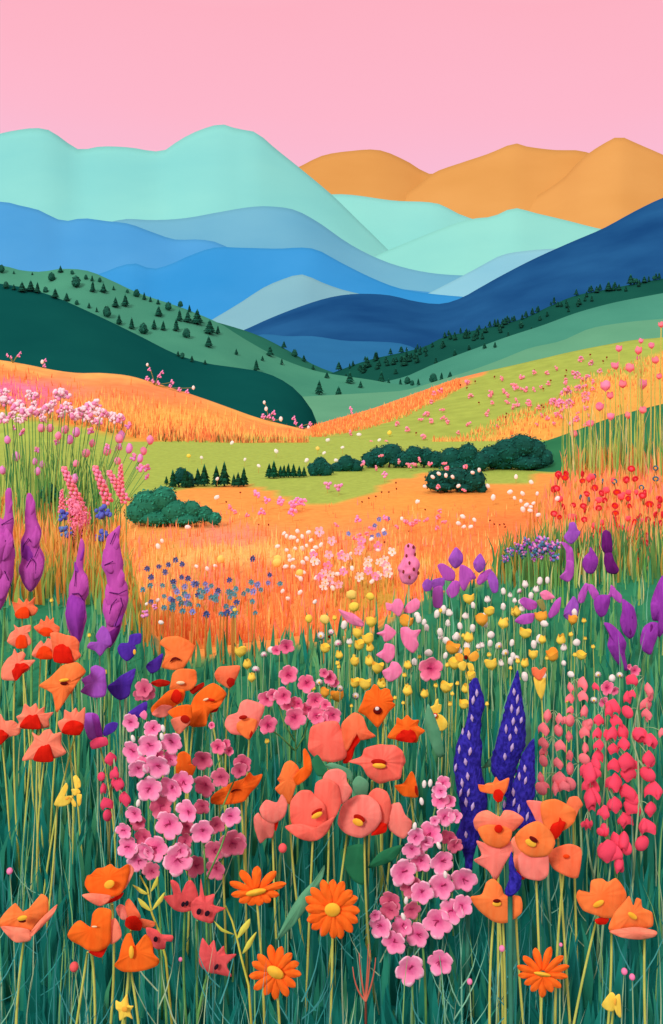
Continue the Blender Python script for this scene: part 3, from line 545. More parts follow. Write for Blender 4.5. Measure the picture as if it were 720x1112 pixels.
flower('iris', 'indigo flower with two pointed upper petals beside the rounded violet one', 'iris', 3.6, [(INDIGO, A(528,470,560,448,588,423,615,408,662,386,656,430,642,470,632,520,590,542,558,527,528,492))], stem=((130,756), 128), stem_mat=S_MINT, group=gi, extra_stems=(((136,752), 128),))
flower('iris', 'open violet flower with three spread petals on a raspberry cup', 'iris', 3.4, [(VIOLET, A(410,612,455,603,480,640,497,722,440,737,413,680)), (PURPLE, A(448,612,482,618,502,717,475,727)), (INDIGO, A(503,705,515,665,550,648,577,655,562,692,515,718))], [(RASP, A(440,747,470,725,520,723,530,757,510,767,450,782), 'flower_cup')], stem=((109,812), 126), group=gi)
flower('iris', 'dark indigo flower peeping out behind the hooded orange poppy', 'iris', 3.8, [(INDIGO, B(93,135,128,112,167,88,152,162,110,187,83,157))], stem=((166,728), 166), stem_mat=S_TEAL, group=gi)
Cc = C(110, 760, 4.5)
flower('iris', 'dark indigo flower peeping out above the top of the tall pink phlox', 'iris', 3.2, [(INDIGO, Cc(128,70,170,33,222,8,222,52,190,87))], [(PINK, Cc(185,75,210,50,225,70,215,100), 'flower_bud')], stem=((150,775), 150), stem_mat=S_TEAL, group=gi)

# ------------------------------------------------------------------ spikes: lupins and delphiniums
def spike_rows(outline, rows=34):
    S = smoothloop(outline, 4); y0 = min(p[1] for p in S); y1 = max(p[1] for p in S); out = []
    for i in range(rows+1):
        y = y0+(y1-y0)*(0.004+0.992*i/rows); xs = []
        for a, b in zip(S, S[1:]+S[:1]):
            if (a[1]-y)*(b[1]-y) <= 0 and a[1] != b[1]: xs.append(a[0]+(b[0]-a[0])*(y-a[1])/(b[1]-a[1]))
        if len(xs) >= 2: out.append((y, min(xs), max(xs)))
    return out
def spike(mb, outline, d, depth=0.75, lumps=0.05, n=18, mi=0, freq=9):
    rows = spike_rows(outline); vs = []; sd = R.uniform(0, 50)
    for (y, a, b) in rows:
        c = (a+b)/2; r = max((b-a)/2, .4)
        for j in range(n):
            t = 2*PI*j/n; p = P(c+r*math.cos(t), y, d); p.y = d+math.sin(t)*r/F*d*depth
            q = 1+lumps*noise.noise(Vector((math.cos(t)*2+sd, math.sin(t)*2, y/freq)))*2
            cc = P(c, y, d); vs.append(cc+(p-cc)*q)
    k = len(rows); fs = [(i*n+j, (i+1)*n+j, (i+1)*n+(j+1)%n, i*n+(j+1)%n) for i in range(k-1) for j in range(n)]
    fs.append(tuple(range(n))); fs.append(tuple((k-1)*n+j for j in range(n)))
    mb.add(vs, fs, mi)
    def surf(px, py):                       # depth of the spike's near face at (px,py)
        q = min(rows, key=lambda r: abs(r[0]-py)); c = (q[1]+q[2])/2; r = max((q[2]-q[1])/2, .5)
        s = max(0.0, 1-((px-c)/r)**2); return d-math.sqrt(s)*r/F*d*depth
    return surf
LPc = C(0, 520, 4.8)
gl = 'purple lupins at the left'
def lupin(label, d, outline, florets, creases, base, m=PLUM):
    x = (base[0]-360)/F*d; b = Vector((x, d, zg(x, d)-.01)); t = thing('lupin', b, label, 'lupin', gl)
    mb = MB(); stem_to_ground(mb, P(base[1], base[2], d), base[0], .005, .006, 0.01); mb.build('stem', S_GRN, t)
    mb = MB(); sf = spike(mb, outline, d, 0.7, 0.04, 22); sp = mb.build('flower_spike', m, t)
    for fm, fo in florets:
        cx = sum(p[0] for p in fo)/len(fo); cy = sum(p[1] for p in fo)/len(fo)
        mb = MB(); petal(mb, fo, sf(cx, cy)+.006, bulge=0.16, ripple=.02, thick=.02); mb.build('floret', fm, t)
    rw = spike_rows(outline, 60); k = 0
    for i in range(9, len(rw)-4, 9):
        y, a, c = rw[i]; w_ = (c-a); k += 1
        if w_ < 7: continue
        cx = (a+c)/2+(w_*.2 if k % 2 else -w_*.2); l = max(w_*.55, 8); fo = ell(cx, y, w_*.27, l, 14 if k % 2 else -14, 10)
        fo[7] = (fo[7][0], fo[7][1]-l*.25)
        mb = MB(); petal(mb, fo, sf(cx, y)+.003, bulge=0.10, tilt=-.12, ripple=.02, thick=.012); mb.build('floret', R.choice([PLUM, PLUM, m, PURPLE]), t)
    for cr in creases:
        mb = MB()
        pts = []
        for (a, c) in zip(cr, cr[1:]):
            for i in range(6): u = i/6; pts.append((a[0]+(c[0]-a[0])*u, a[1]+(c[1]-a[1])*u))
        pts.append(cr[-1]); mb.tube([P(p[0], p[1], sf(*p)-.010) for p in pts], .0022, .0016, 5)
        mb.build('fold_line', CREASE, t)
lupin('purple lupin cut by the left edge of the view', 4.5, LPc(28,60,60,50,64,150,72,220,64,290,74,390,70,500,40,600,0,690,-60,720,-90,500,-60,300,0,240,26,180), [(PLUM, LPc(-30,300,20,290,40,330,20,420,-20,480,-60,400))], [LPc(8,240,50,215,68,205), LPc(30,320,5,380), LPc(24,480,60,560), LPc(60,300,74,360)], (-8,5,660))
lupin('purple lupin second from the left edge, pointed below with one almond floret', 4.6, LPc(140,80,165,78,182,130,190,200,216,280,206,345,231,420,220,500,190,560,158,592,125,550,100,480,112,420,108,330,132,270,130,180), [(PLUM, LPc(160,585,130,550,112,490,125,440,160,405,190,430,195,490,180,550))], [LPc(118,410,122,350,148,310,160,330), LPc(140,520,140,460,165,412,186,440,186,500), LPc(180,410,205,350)], (33,33,640))
lupin('slimmer purple lupin between its neighbours, dark lower floret, above the violets', 4.2, LPc(422,308,442,350,432,470,457,510,462,600,442,640,452,720,437,790,412,862,360,800,340,700,360,640,358,560,382,500,402,400), [(PURPLE, LPc(355,620,400,600,440,640,445,720,425,800,410,850,375,810,342,720))], [LPc(392,660,395,700,380,760), LPc(375,600,410,597,440,640), LPc(395,480,390,560)], (84,84,690))
lupin('rightmost and most twisted purple lupin, leaning tip, above the pale violet star', 4.0, LPc(600,262,627,242,622,330,642,430,642,510,667,560,667,650,642,720,632,770,610,830,572,882,543,850,556,765,535,690,540,640,562,580,552,500,530,450,550,350,560,300), [(PLUM, LPc(545,690,570,640,610,620,640,650,635,710,590,770,555,755)), (DPLUM, LPc(560,800,600,770,628,752,615,815,575,875,546,850))], [LPc(570,720,580,660,610,625), LPc(560,590,620,600,660,580), LPc(600,280,575,340), LPc(630,620,640,660,600,765), LPc(545,450,590,430)], (116,118,702))
gdl = 'indigo delphinium spikes'
def delph(label, d, outline, marks, foot, base):
    x = (base-360)/F*d; b = Vector((x, d, zg(x, d)-.01)); t = thing('delphinium', b, label, 'delphinium', gdl)
    mb = MB(); stem_to_ground(mb, P(foot[0], foot[1], d), base, .006, .006, 0.0); mb.build('stem', S_TEAL, t)
    mb = MB(); sf = spike(mb, outline, d, 0.7, 0.10, 26, freq=5); mb.build('flower_spike', ULTRA, t)
    for (x, y) in marks:
        m = MB(); a = R.uniform(-10, 18); rr = R.uniform(1.5, 2.0); l = R.uniform(3.8, 5.6); s = math.radians(a)
        o = [(x+l*math.sin(s), y-l*math.cos(s)), (x+rr, y-.8), (x+rr*.8, y+1.6), (x-l*math.sin(s), y+l*math.cos(s)), (x-rr, y+.8), (x-rr*.8, y-1.6)]
        petal(m, o, sf(x, y)-.004, bulge=.2, ripple=0, thick=.012); m.build('pale_floret', LAV, t)
Em = lambda *v: E5(*v)
delph('left blue delphinium spike, stout and wavy, dotted with pale florets, standing alone', 2.72, E5(113,90,128,65,148,62,160,100,179,160,164,230,161,300,166,370,164,440,182,520,188,600,155,730,132,800,124,877,100,872,93,800,58,730,82,650,63,540,48,430,65,330,100,250,113,170), E5(145,125,130,155,125,230,87,290,112,300,72,360,117,368,57,435,98,412,107,472,84,500,78,540,110,540,100,580,128,598,100,715), (509,945), 508)
delph('tallest blue delphinium spike, sharp tipped, in the middle of the three', 2.78, E5(315,28,326,80,336,160,347,240,346,340,322,400,300,480,280,560,240,540,225,490,203,440,210,400,225,330,250,240,270,150,295,80), E5(300,120,314,150,290,190,316,200,297,243,330,238,267,275,308,280,283,310,292,352,262,390,240,520), (552,866), 552)
delph('right blue delphinium spike, shorter and slanting against the tallest one', 2.7, E5(383,313,387,400,386,520,378,600,400,660,370,682,320,660,270,680,250,630,275,560,300,500,320,430,340,370), E5(345,440,322,472,348,490,297,538,300,580,320,608,260,590,355,640), (560,896), 560)
delph('short bare blue delphinium tip hooking down between two orange poppies', 2.38, E5(290,785,305,860,330,890,322,940,285,974,260,955,280,900,278,830), (), (554,970), 556)
# ------------------------------------------------------------------ unit blooms, shared by all copies
def radial_bloom(lobes, depth, frill, cup, n=60, rings=5, seed=0):
    """a round lobed bloom of radius 1 facing -Y, slightly funnelled, with real thickness"""
    rr = random.Random(seed); ph = rr.uniform(0, 6); vs = []; fs = []; jit = [rr.uniform(.9, 1.08) for _ in range(lobes)]
    def pt(i, t, back):
        a = 2*PI*i/n; li = int((a/(2*PI)*lobes+.5)) % lobes
        q = (1-depth)+depth*abs(math.cos(lobes*a/2))**0.55; q *= jit[li]*(1+frill*math.sin(11*a+ph)+frill*.7*math.sin(17*a+ph*2))
        r = t*(1+(q-1)*t**2); y = cup*(1-t**1.5)-0.12*t*t*abs(math.cos(lobes*a/2))+0.05*math.sin(3*a+ph)*t
        return (r*math.cos(a+ph), y+(0.05 if back else 0), r*math.sin(a+ph))
    ts = [1, .82, .6, .36, .15]
    for bk in (0, 1):
        for t in ts:
            for i in range(n): vs.append(pt(i, t, bk))
        vs.append((0, cup+(0.05 if bk else 0), 0))
    k = len(ts)*n+1
    for bk in (0, 1):
        o = bk*k
        for r in range(len(ts)-1):
            for i in range(n):
                f = (o+r*n+i, o+r*n+(i+1)%n, o+(r+1)*n+(i+1)%n, o+(r+1)*n+i); fs.append(f if not bk else f[::-1])
        for i in range(n): fs.append((o+(len(ts)-1)*n+i, o+(len(ts)-1)*n+(i+1)%n, o+k-1))
    for i in range(n): fs.append((i, k+i, k+(i+1)%n, (i+1)%n))
    m = MB(); m.add(vs, fs); return m
def mesh_of(mb, name, m): return mb.mesh(name, m)
BLOOMS = {}
for key, mt in (('rim', BL_RIM), ('dim', BL_DIM), ('mid', BL_MID)):
    BLOOMS[key] = [mesh_of(radial_bloom(5, .26, .02, .16, seed=3+i), 'phlox_bloom', mt) for i in range(4)]
def eye_mesh(seed):
    rr = random.Random(seed); m = MB()
    for k in range(3):
        a = rr.uniform(-2.4, -.6)+k*.5
        pts = [Vector((math.cos(a+.4*t)*(.04+.30*t), -.02+.14*(1-t), math.sin(a+.4*t)*(.04+.30*t))) for t in (0, .35, .7, 1)]
        m.tube(pts, .032, .014, 5)
    m.ball((0, .11, 0), (.085, .05, .07)); return m.mesh('bloom_throat', mat('throat', (168,40,92), bump=0))
EYES = [eye_mesh(i) for i in range(4)]
def bell_mesh(m, closed, seed):
    rr = random.Random(seed); mb = MB(); n = 24; rows = 9; vs = []; sk = rr.uniform(-.15, .15); ph = rr.uniform(0, 2)
    for i in range(rows+1):
        t = i/rows
        r = math.sin(min(1, t*1.35+.05)*PI/2) if not closed else math.sin((.04+.92*t)*PI)
        if not closed and t > .74: r *= 1-.12*(t-.74)/.26
        for j in range(n):
            a = 2*PI*j/n; z = 1-1.75*t if not closed else math.cos((.04+.92*t)*PI)
            if not closed and t > .7: z += (t-.7)/.3*(-.36+.66*abs(math.cos(1.5*a+ph)))
            vs.append((r*math.cos(a)*1.02+sk*z, r*math.sin(a)*.6, z*.98))
    fs = [(i*n+j, (i+1)*n+j, (i+1)*n+(j+1)%n, i*n+(j+1)%n) for i in range(rows) for j in range(n)]
    fs.append(tuple(range(n))); fs.append(tuple(rows*n+j for j in range(n))) if closed else None
    mb.add(vs, fs); return mb.mesh('bell', m)
BELLS = {k: [bell_mesh(m, i == 3, 20+i) for i in range(4)] for k, m in (('c', BELLC), ('r', BELLR), ('d', RASP))}
BUD = (lambda m: (m.ball((0,0,0), (.55,.55,1.0), 10, 8), m.mesh('flower_bud', WHITE))[1])(MB())
def inst(name, me, parent, wp, s, yaw=0.0, roll=0.0, pitch=0.0):
    o = bpy.data.objects.new(name, me); COL.objects.link(o); o.parent = parent
    o.location = wp-parent.location if not parent.parent else wp
    o.scale = (s, s, s); o.rotation_euler = (pitch, roll, yaw); return o
def phlox(label, d, blooms, key, stems, base, cat='phlox', name='phlox', buds=(), dims=(), group=None, stem_mat=S_GRN, keymap=None, spread=.05):
    """blooms: (px,py,r px); stems: lists of photo points, the last one continued to the ground at `base`"""
    x = (base-360)/F*d; b = Vector((x, d, zg(x, d)-.01)); t = thing(name, b, label, cat, group)
    mb = MB()
    for st in stems:
        pts = [P(p[0], p[1], d+.015) for p in st]; mb.tube(pts, .0022, .0028, 5)
    last = P(stems[0][-1][0], stems[0][-1][1], d+.015); mb.tube(bez(last, last.lerp(b, .5)+Vector((.01,0,0)), b, 6), .0028, .0036, 6)
    mb.build('stem', stem_mat, t)
    for i, (px, py, r) in enumerate(blooms):
        k = key if i not in dims else 'dim'
        dd = R.uniform(-spread, .0)+(0.03 if i in dims else 0)
        o = inst('bloom', R.choice(BLOOMS[k]), t, P(px, py, d+dd), r/F*(d+dd)*1.18, R.uniform(-.3, .3), R.uniform(0, 6), R.uniform(-.25, .25))
        e = bpy.data.objects.new('bloom_throat', R.choice(EYES)); COL.objects.link(e); e.parent = o; e.rotation_euler = (0, R.uniform(0, 6), 0)
    for (px, py) in buds: inst('flower_bud', BUD, t, P(px, py, d-.07), 4.2/F*d, 0, R.uniform(-.4, .4))
    return t
def conv(cf, k, *tri): return [(cf(tri[i], tri[i+1])[0][0], cf(tri[i], tri[i+1])[0][1], tri[i+2]/k) for i in range(0, len(tri), 3)]
bl = conv(Cc, 4.5, 145,110,40, 250,140,38, 345,210,50, 235,225,50, 150,255,50, 180,340,45, 270,325,55, 335,290,38, 235,435,52, 340,435,55, 400,400,50, 330,610,62, 420,545,50, 265,725,58, 375,780,62, 130,720,50, 110,640,38, 160,560,42, 180,790,45, 290,520,50, 205,670,42, 415,620,35, 410,690,35, 245,835,36, 180,600,36, 205,310,34, 270,270,34, 215,740,46, 385,735,40)
phlox('tall bright pink phlox spike with the most blooms, left of the middle', 2.72, bl, 'rim', [[(172,790),(170,850),(168,900),(170,940)], [(150,800),(160,840),(168,870)], [(200,880),(190,915),(172,935)]], 176, buds=[Cc(155,190)[0], Cc(302,140)[0], Cc(296,180)[0], Cc(180,505)[0]], dims=(19,20,21,22,23,24))
phlox('two pink phlox blooms on thin stems at the right of the tall left spike', 2.66, conv(Cc, 4.5, 495,645,52, 635,570,44), 'rim', [[(220,903),(222,930),(223,960)], [(251,887),(240,920),(224,955)]], 222)
phlox('dusky rose phlox spike, dimmer than the pink one at its left', 2.8, conv(Cc, 4.5, 495,295,42, 505,420,47, 585,380,42, 690,310,42, 675,345,36, 490,520,36, 565,610,36, 550,740,45, 640,700,55, 460,810,45, 560,830,45, 665,715,40), 'dim', [[(221,826),(222,880),(224,930),(226,950)], [(262,830),(240,880),(225,930)], [(252,915),(240,935),(226,948)]], 228)
phlox('single dusky rose bloom on a straight stem beside the orange poppy cluster', 3.4, [(156,748,9), (161,752,7), (152,754,7)], 'dim', [[(158,748),(160,800),(160,850)]], 160)
phlox('small pale pink phlox sprig below the orange poppy cluster', 3.1, conv(Cc, 4.5, 570,230,34, 610,215,22, 625,250,20, 540,125,14), 'mid', [[(236,810),(244,840),(254,862)], [(248,808),(236,830),(231,842)]], 262)
phlox('flat bunch of small deep pink phlox above the coral poppies', 3.35, conv(D, 3.6, 155,45,32, 70,140,30, 135,130,32, 225,80,33, 190,160,28, 260,145,32, 180,215,38, 75,240,34, 265,205,32, 325,205,34, 300,165,20, 235,180,26, 290,225,24, 95,125,22, 150,160,24), 'mid', [[(321,780),(321,800),(321,840)], [(291,790),(305,800),(320,815)], [(335,782),(330,800),(321,815)], [(301,760),(308,785),(320,805)]], 322)
bl = conv(C(390,820,4.275), 4.275, 390,130,32, 375,165,30, 375,205,40, 420,215,28, 400,285,40, 445,285,30, 330,365,52, 265,380,38, 245,440,40, 285,495,44, 205,545,54, 385,495,50, 485,580,55, 385,610,55, 290,640,48, 240,610,42, 420,385,36, 445,420,32, 365,775,60, 430,725,50, 480,700,44, 100,795,46, 160,870,50, 200,795,46, 270,835,52, 145,680,46, 245,720,36, 75,745,26, 350,305,20, 140,720,40, 265,440,34, 310,410,34)
phlox('tall pink phlox spike right of the middle, left of the blue delphiniums', 2.6, bl, 'rim', [[(478,850),(470,890),(460,940),(455,990),(458,1015)], [(500,955),(480,985),(459,1008)], [(432,945),(440,985),(457,1012)], [(416,1005),(436,1015),(457,1020)]], 462, buds=[C(390,820,4.275)(*q)[0] for q in ((302,135),(330,130),(290,215),(258,330),(370,420),(218,675),(205,750),(400,555))], dims=(15,16,17,25,26,29))
phlox('single pink phlox bloom low below the right phlox spike, left of its twin', 2.5, [(445,1053,13.5)], 'rim', [[(446,1054),(448,1080),(449,1100)]], 450)
phlox('single pink phlox bloom low below the right phlox spike, right of its twin', 2.52, [(478,1045,13)], 'rim', [[(479,1047),(481,1080),(482,1100)]], 482)
phlox('pink phlox bloom with two buds above the raspberry bells', 3.5, conv(C(570,720,4.8), 4.8, 430,130,34, 470,145,22, 412,205,26), 'mid', [[(661,748),(660,780),(658,820)]], 658)
phlox('rose star flower on a side stem by the lowest purple iris', 3.6, conv(C(570,720,4.8), 4.8, 575,40,26, 545,20,14), 'mid', [[(690,727),(692,760),(695,800)]], 696)
phlox('big pale pink phlox star among white buds', 4.4, [(468,726,12)], 'mid', [[(468,726),(466,750),(462,790)]], 462)
phlox('little deep pink phlox near white daisies', 4.1, [(358,736,7), (352,731,5), (363,741,5)], 'mid', [[(358,738),(358,760),(357,780)]], 357)
phlox('pair of deep pink phlox above the flat bunch', 3.9, [(311,702,8), (300,706,5)], 'mid', [[(311,703),(312,730),(313,760)]], 313)

Gg = C(570, 720, 4.8)
def bells(label, d, trip, key, stem, base, name='foxglove', cat='foxglove', group='raspberry bell spikes at the right', k=4.8, cf=Gg, stem_mat=S_MINT, spread=.05):
    x = (base-360)/F*d; b = Vector((x, d, zg(x, d)-.01)); t = thing(name, b, label, cat, group)
    mb = MB(); pts = [P(p[0], p[1], d+.02) for p in stem]
    mb.tube(pts, .0022, .0034, 6); mb.tube(bez(pts[-1], pts[-1].lerp(b, .5)+Vector((R.uniform(-.02,.02),0,0)), b, 6), .0034, .004, 6); mb.build('stem', stem_mat, t)
    for (px, py, r) in conv(cf, k, *trip):
        dd = R.uniform(-spread, 0); o = inst('bell', R.choice(BELLS[key]), t, P(px, py, d+dd), r/F*(d+dd)*1.05, R.uniform(0, 6), R.uniform(-.3, .3), R.uniform(-.2, .2))
        mb = MB()
        q = min(pts, key=lambda p: (p-P(px, py, d)).length+(0.05 if p.z < P(px, py, d).z else 0)); o0 = P(px, py-r/k*.6, d+dd)
        stems.append((t, o0, q))
    return t
stems = []
bells('coral pink bell spike at the far left of the raspberry bells', 3.2, [118,270,33, 98,342,31, 97,415,29, 97,510,28, 97,460,22, 83,595,26, 85,655,32, 180,290,28, 175,352,31, 185,430,29, 173,520,28, 180,600,36, 160,650,32, 205,640,28, 100,640,26], 'c', [(602,772),(601,800),(600,840),(599,868)], 598)
bells('coral pink bell spike on a pale stem, second of the raspberry bells from the left', 3.26, [238,125,25, 302,105,33, 235,183,25, 303,172,28, 237,245,20, 310,247,29, 235,300,32, 325,320,32, 230,380,27, 310,360,29, 233,480,26, 235,550,30, 230,630,34, 315,440,27, 310,500,28, 210,300,22, 340,310,20], 'c', [(625,738),(626,780),(628,830),(628,860),(630,888)], 632)
bells('densest raspberry bell spike, in the middle of the right bells', 3.1, [368,122,20, 460,225,38, 440,245,34, 385,295,28, 475,300,30, 378,365,29, 455,365,37, 510,355,42, 430,370,26, 385,425,27, 460,445,29, 515,420,32, 380,485,34, 370,520,34, 465,530,34, 530,510,46, 560,530,34, 470,620,44, 450,625,34, 540,570,42, 535,670,42, 560,710,36, 470,735,40, 445,735,26, 562,745,44, 525,815,38, 505,820,24], 'r', [(657,765),(658,800),(657,850),(652,900),(648,930)], 645)
bells('raspberry bell spike of merged heavy bells low beside the orange poppies', 3.0, [335,570,50, 310,560,32, 365,575,32, 345,640,46, 340,700,48, 355,690,40, 345,735,34, 325,838,28, 305,840,16, 345,835,16], 'r', [(641,838),(639,880),(637,905),(640,930),(644,950)], 648)
bells('low raspberry bell clump at the foot of the right bells', 2.9, [412,780,30, 412,765,26, 415,870,34, 395,880,22, 430,970,54, 400,965,32, 480,925,42, 515,920,44, 525,960,36, 470,990,40, 490,1040,38, 500,1065,26], 'r', [(664,925),(662,950),(658,980)], 652)
bells('right hand raspberry bell spike on a bent pale stem', 3.05, [560,85,32, 535,175,32, 535,255,32, 560,160,20, 600,375,40, 590,365,30, 655,400,36, 640,400,30, 645,495,40, 640,580,38, 660,510,30, 670,660,44, 690,665,30, 655,755,38, 635,850,42, 625,850,30, 610,940,38], 'r', [(699,735),(692,770),(686,800),(693,825),(694,870),(690,920),(688,950)], 690)
bells('small coral bell spike at the upper right of the raspberry bells', 3.3, [645,135,32, 632,210,32, 635,265,27, 655,180,20, 712,360,22, 640,280,20], 'c', [(703,745),(700,790),(698,830)], 700)
bells('dim raspberry bell spike at the left, under the open violet flower', 3.0, [45,285,30, 65,360,26, 0,375,22, 10,430,24, 85,410,30, 115,480,32, 25,505,30, 30,565,27, 60,400,18, 70,345,18], 'd', [(122,815),(121,850),(119,890),(119,930)], 119, cf=Cc, k=4.5, group='none', stem_mat=S_OLV)
for o in list(COL.objects):
    if o.get('group') == 'none': del o['group']
for t, a, q in stems:
    mb = MB(); mb.tube(bez(a, a.lerp(q, .5)+Vector((0,0,.012)), q, 4), .0011, .0012, 4); mb.build('bell_stalk', S_MINT, t)

# ------------------------------------------------------------------ small foreground flowers, sprigs and leaves
flower('yellow_flower', 'small yellow flower with four loose petals beside the dim raspberry bells', 'flower', 2.95, [(LEMON, C(0,740,3)(176,400,195,360,215,330,222,345,212,375,240,372,225,400,195,408)), (LEMON, C(0,740,3)(238,312,250,306,262,325,262,345,245,350)), (LEMON, C(0,740,3)(232,352,255,350,262,362,242,372)), (LEMON, C(0,740,3)(250,370,266,368,264,398,254,408)), (LEMON, C(0,740,3)(228,372,246,392,248,408,236,405))], [(GOLD, ell(73,867,2.4,1.6,-40))], stem=((62,874), 44))
flower('yellow_flower', 'tiny yellow star flower with an orange middle at the bottom left', 'flower', 2.22, [(LEMON, Hh(503,665,525,673,552,638,560,685,580,690,567,715,577,747,550,735,520,754,515,715,503,700))], [(GOLD, ell(135,1096,3,3.2))], stem=((136,1104), 137))
flower('yellow_flower', 'small folded yellow flower at the bottom right', 'flower', 2.26, [(LEMON, G(420,725,463,665,487,680,482,752,450,754)), (LEMON, G(483,690,510,675,516,785,495,775,480,735))], [(GOLD, ell(668,1088,1.2,4))], stem=((666,1096), 668))
flower('yellow_flower', 'yellow flower with a ringed red and white eye right of the middle poppies', 'flower', 3.9, [(LEMON, C(340,620,4.5)(570,668,590,655,600,630,612,625,615,650,628,655,622,690,590,700)), (LEMON, C(340,620,4.5)(585,730,600,700,630,705,655,735,655,765,630,782,595,772))], [(RED, ell(472.6,777,2.8,2.8)), (WHITE, ell(472.6,777,1.6,1.6))], stem=((480,790), 482))
flower('yellow_flower', 'larger orange and yellow lily like flower above the left blue delphinium', 'flower', 4.2, [(GOLD, C(480,600,4.5)(64,500,85,490,105,505,100,535,70,525)), (GOLD, C(480,600,4.5)(105,490,112,465,130,465,138,490,120,515)), (GOLD, C(480,600,4.5)(130,505,165,480,182,505,165,530,135,530)), (LEMON, C(480,600,4.5)(78,545,105,530,122,545,108,578,85,570)), (LEMON, C(480,600,4.5)(122,540,150,545,158,575,135,580))], [(MAROON, ell(506,714,2.2,2.6))], stem=((506,722), 507))
flower('yellow_flower', 'yellow pointed flower hanging beneath an orange three lobed cap', 'flower', 3.7, [(LEMON, C(480,600,4.5)(447,610,475,620,505,612,505,665,487,718,462,680)), (OCORAL, C(480,600,4.5)(438,565,460,560,478,575,500,560,512,570,500,600,475,625,445,600))], [], stem=((588,750), 588))
def sprig(label, d, stem, leaves, m, base, name='leafy_sprig'):
    x = (base-360)/F*d; b = Vector((x, d, zg(x, d)-.01)); t = thing(name, b, label, 'sprig')
    mb = MB(); pts = [P(p[0], p[1], d) for p in stem]; mb.tube(pts+[b], .002, .0032, 5); mb.build('stem', m, t)
    for o in leaves:
        mb = MB(); petal(mb, o, d, -.004, bulge=.06, ripple=.02); mb.build('leaf', m, t)
sprig('yellow-green leafy sprig under the tall pink phlox spike', 2.5, [(152,951),(160,965),(165,992),(172,1010),(180,1040)], [Hh(575,163,610,178,645,205,610,200), Hh(655,195,665,160,685,125,685,160), Hh(598,220,630,240,660,280,615,258), Hh(660,275,680,235,715,195,705,235)], LEAFY, 192)
sprig('yellow-green leafy sprig left of the star shaped orange daisy', 2.44, [(245,984),(252,1000),(257,1018),(262,1040),(270,1070)], [RF(288,398,320,430,380,460,320,445), RF(390,480,405,430,445,390,440,430), RF(412,545,435,490,475,447,450,510)], LEAFY, 278)
TW = mat('twig_coral', (206,110,88), None, scale=18)
mb = MB(); d = 2.4; b = Vector(((398-360)/F*d, d, -.01)); t = thing('red_twig', b, 'coral red branching twig right of the full faced daisy', 'twig')
mb.tube([P(397,1087,d), b], .003, .003, 5)
for (x, y) in ((383,1050),(390,1035),(400,1025),(408,1040),(402,1032)): mb.tube(bez(P(397,1087,d), P((x+397)/2+(x-397)*.35, y+26, d), P(x, y, d), 5), .0028, .001, 5)
mb.build('stem', TW, t)
for lab, d, px, py, r, base in (('round pink bud on a thin stem between the lower left poppies', 2.4, 80.5, 1050, 4.8, 82), ('round pink bud on a thin stem at the left edge above the cup shaped poppy', 2.6, 10.5, 946, 3.4, 16), ('round pink bud on a thin stem under the light coral poppy', 2.66, 307, 921, 4.6, 309),
        ('pink bud on a thin stem left of the single daisy at lower right', 2.36, 545, 1030, 3.2, 546), ('pink bud on a pale stem, left one of a close pair at the lower right', 2.34, 678, 1055, 3.4, 679), ('pink bud on a pale stem, right one of a close pair at the lower right', 2.32, 686.5, 1061, 3.2, 685), ('tiny pink bud above the single daisy at lower right', 2.4, 609, 1026, 2, 609), ('tiny pink bud on a thin stem left of the lowest fringed flower', 2.4, 196, 1042, 2.2, 197),
        ('pink bud right of the low single phlox blooms', 2.4, 510, 1066, 3, 511), ('small raspberry bud right under the orange poppy cluster', 3.2, 230, 787.5, 3.4, 232)):
    x = (base-360)/F*d; b = Vector((x, d, -.01)); t = thing('flower_bud', b, lab, 'bud')
    mb = MB(); stem_to_ground(mb, P(px, py, d), base, .0012, .0016); mb.build('stem', S_MINT, t)
    mb = MB(); mb.ball(P(px, py, d-.004), (r/F*d, r/F*d, r/F*d*1.08), 12, 8); mb.build('bud', PINK if r < 4 else FRINGE, t)
for lab, d, o, base in (('long pale green blade leaf curving left of the full faced daisy', 2.55, C(240,920,3)(180,305,225,205,262,150,305,105,337,58,333,95,292,180,232,260), 302), ('tall light green blade leaf beside the tallest blue spike', 3.0, E5(165,440,205,400,250,200,300,60,340,150,370,260,360,350,230,420), 545), ('broad light green leaf left of the coral round poppy stem', 2.9, D(405,470,430,440,470,470,455,540,420,520), 402),
        ('tall dark green blade right of the yellow ringed flower', 3.6, C(340,620,4.5)(545,750,560,650,590,700,625,800,640,900,600,900), 472), ('broad grey-green leaf behind the coral poppies', 3.0, D(300,400,330,390,400,420,405,470,380,430,320,420), 368)):
    x = (base-360)/F*d; b = Vector((x, d, -.01)); t = thing('grass_leaf', b, lab, 'leaf')
    lo = max(o, key=lambda p: p[1]); mb = MB(); mb.tube([P(lo[0], lo[1]-2, d+.004), b], .003, .004, 5); mb.build('stem', LEAFP, t)
    mb = MB(); petal(mb, o, d, bulge=.05, ripple=.02); mb.build('blade', LEAFP, t)
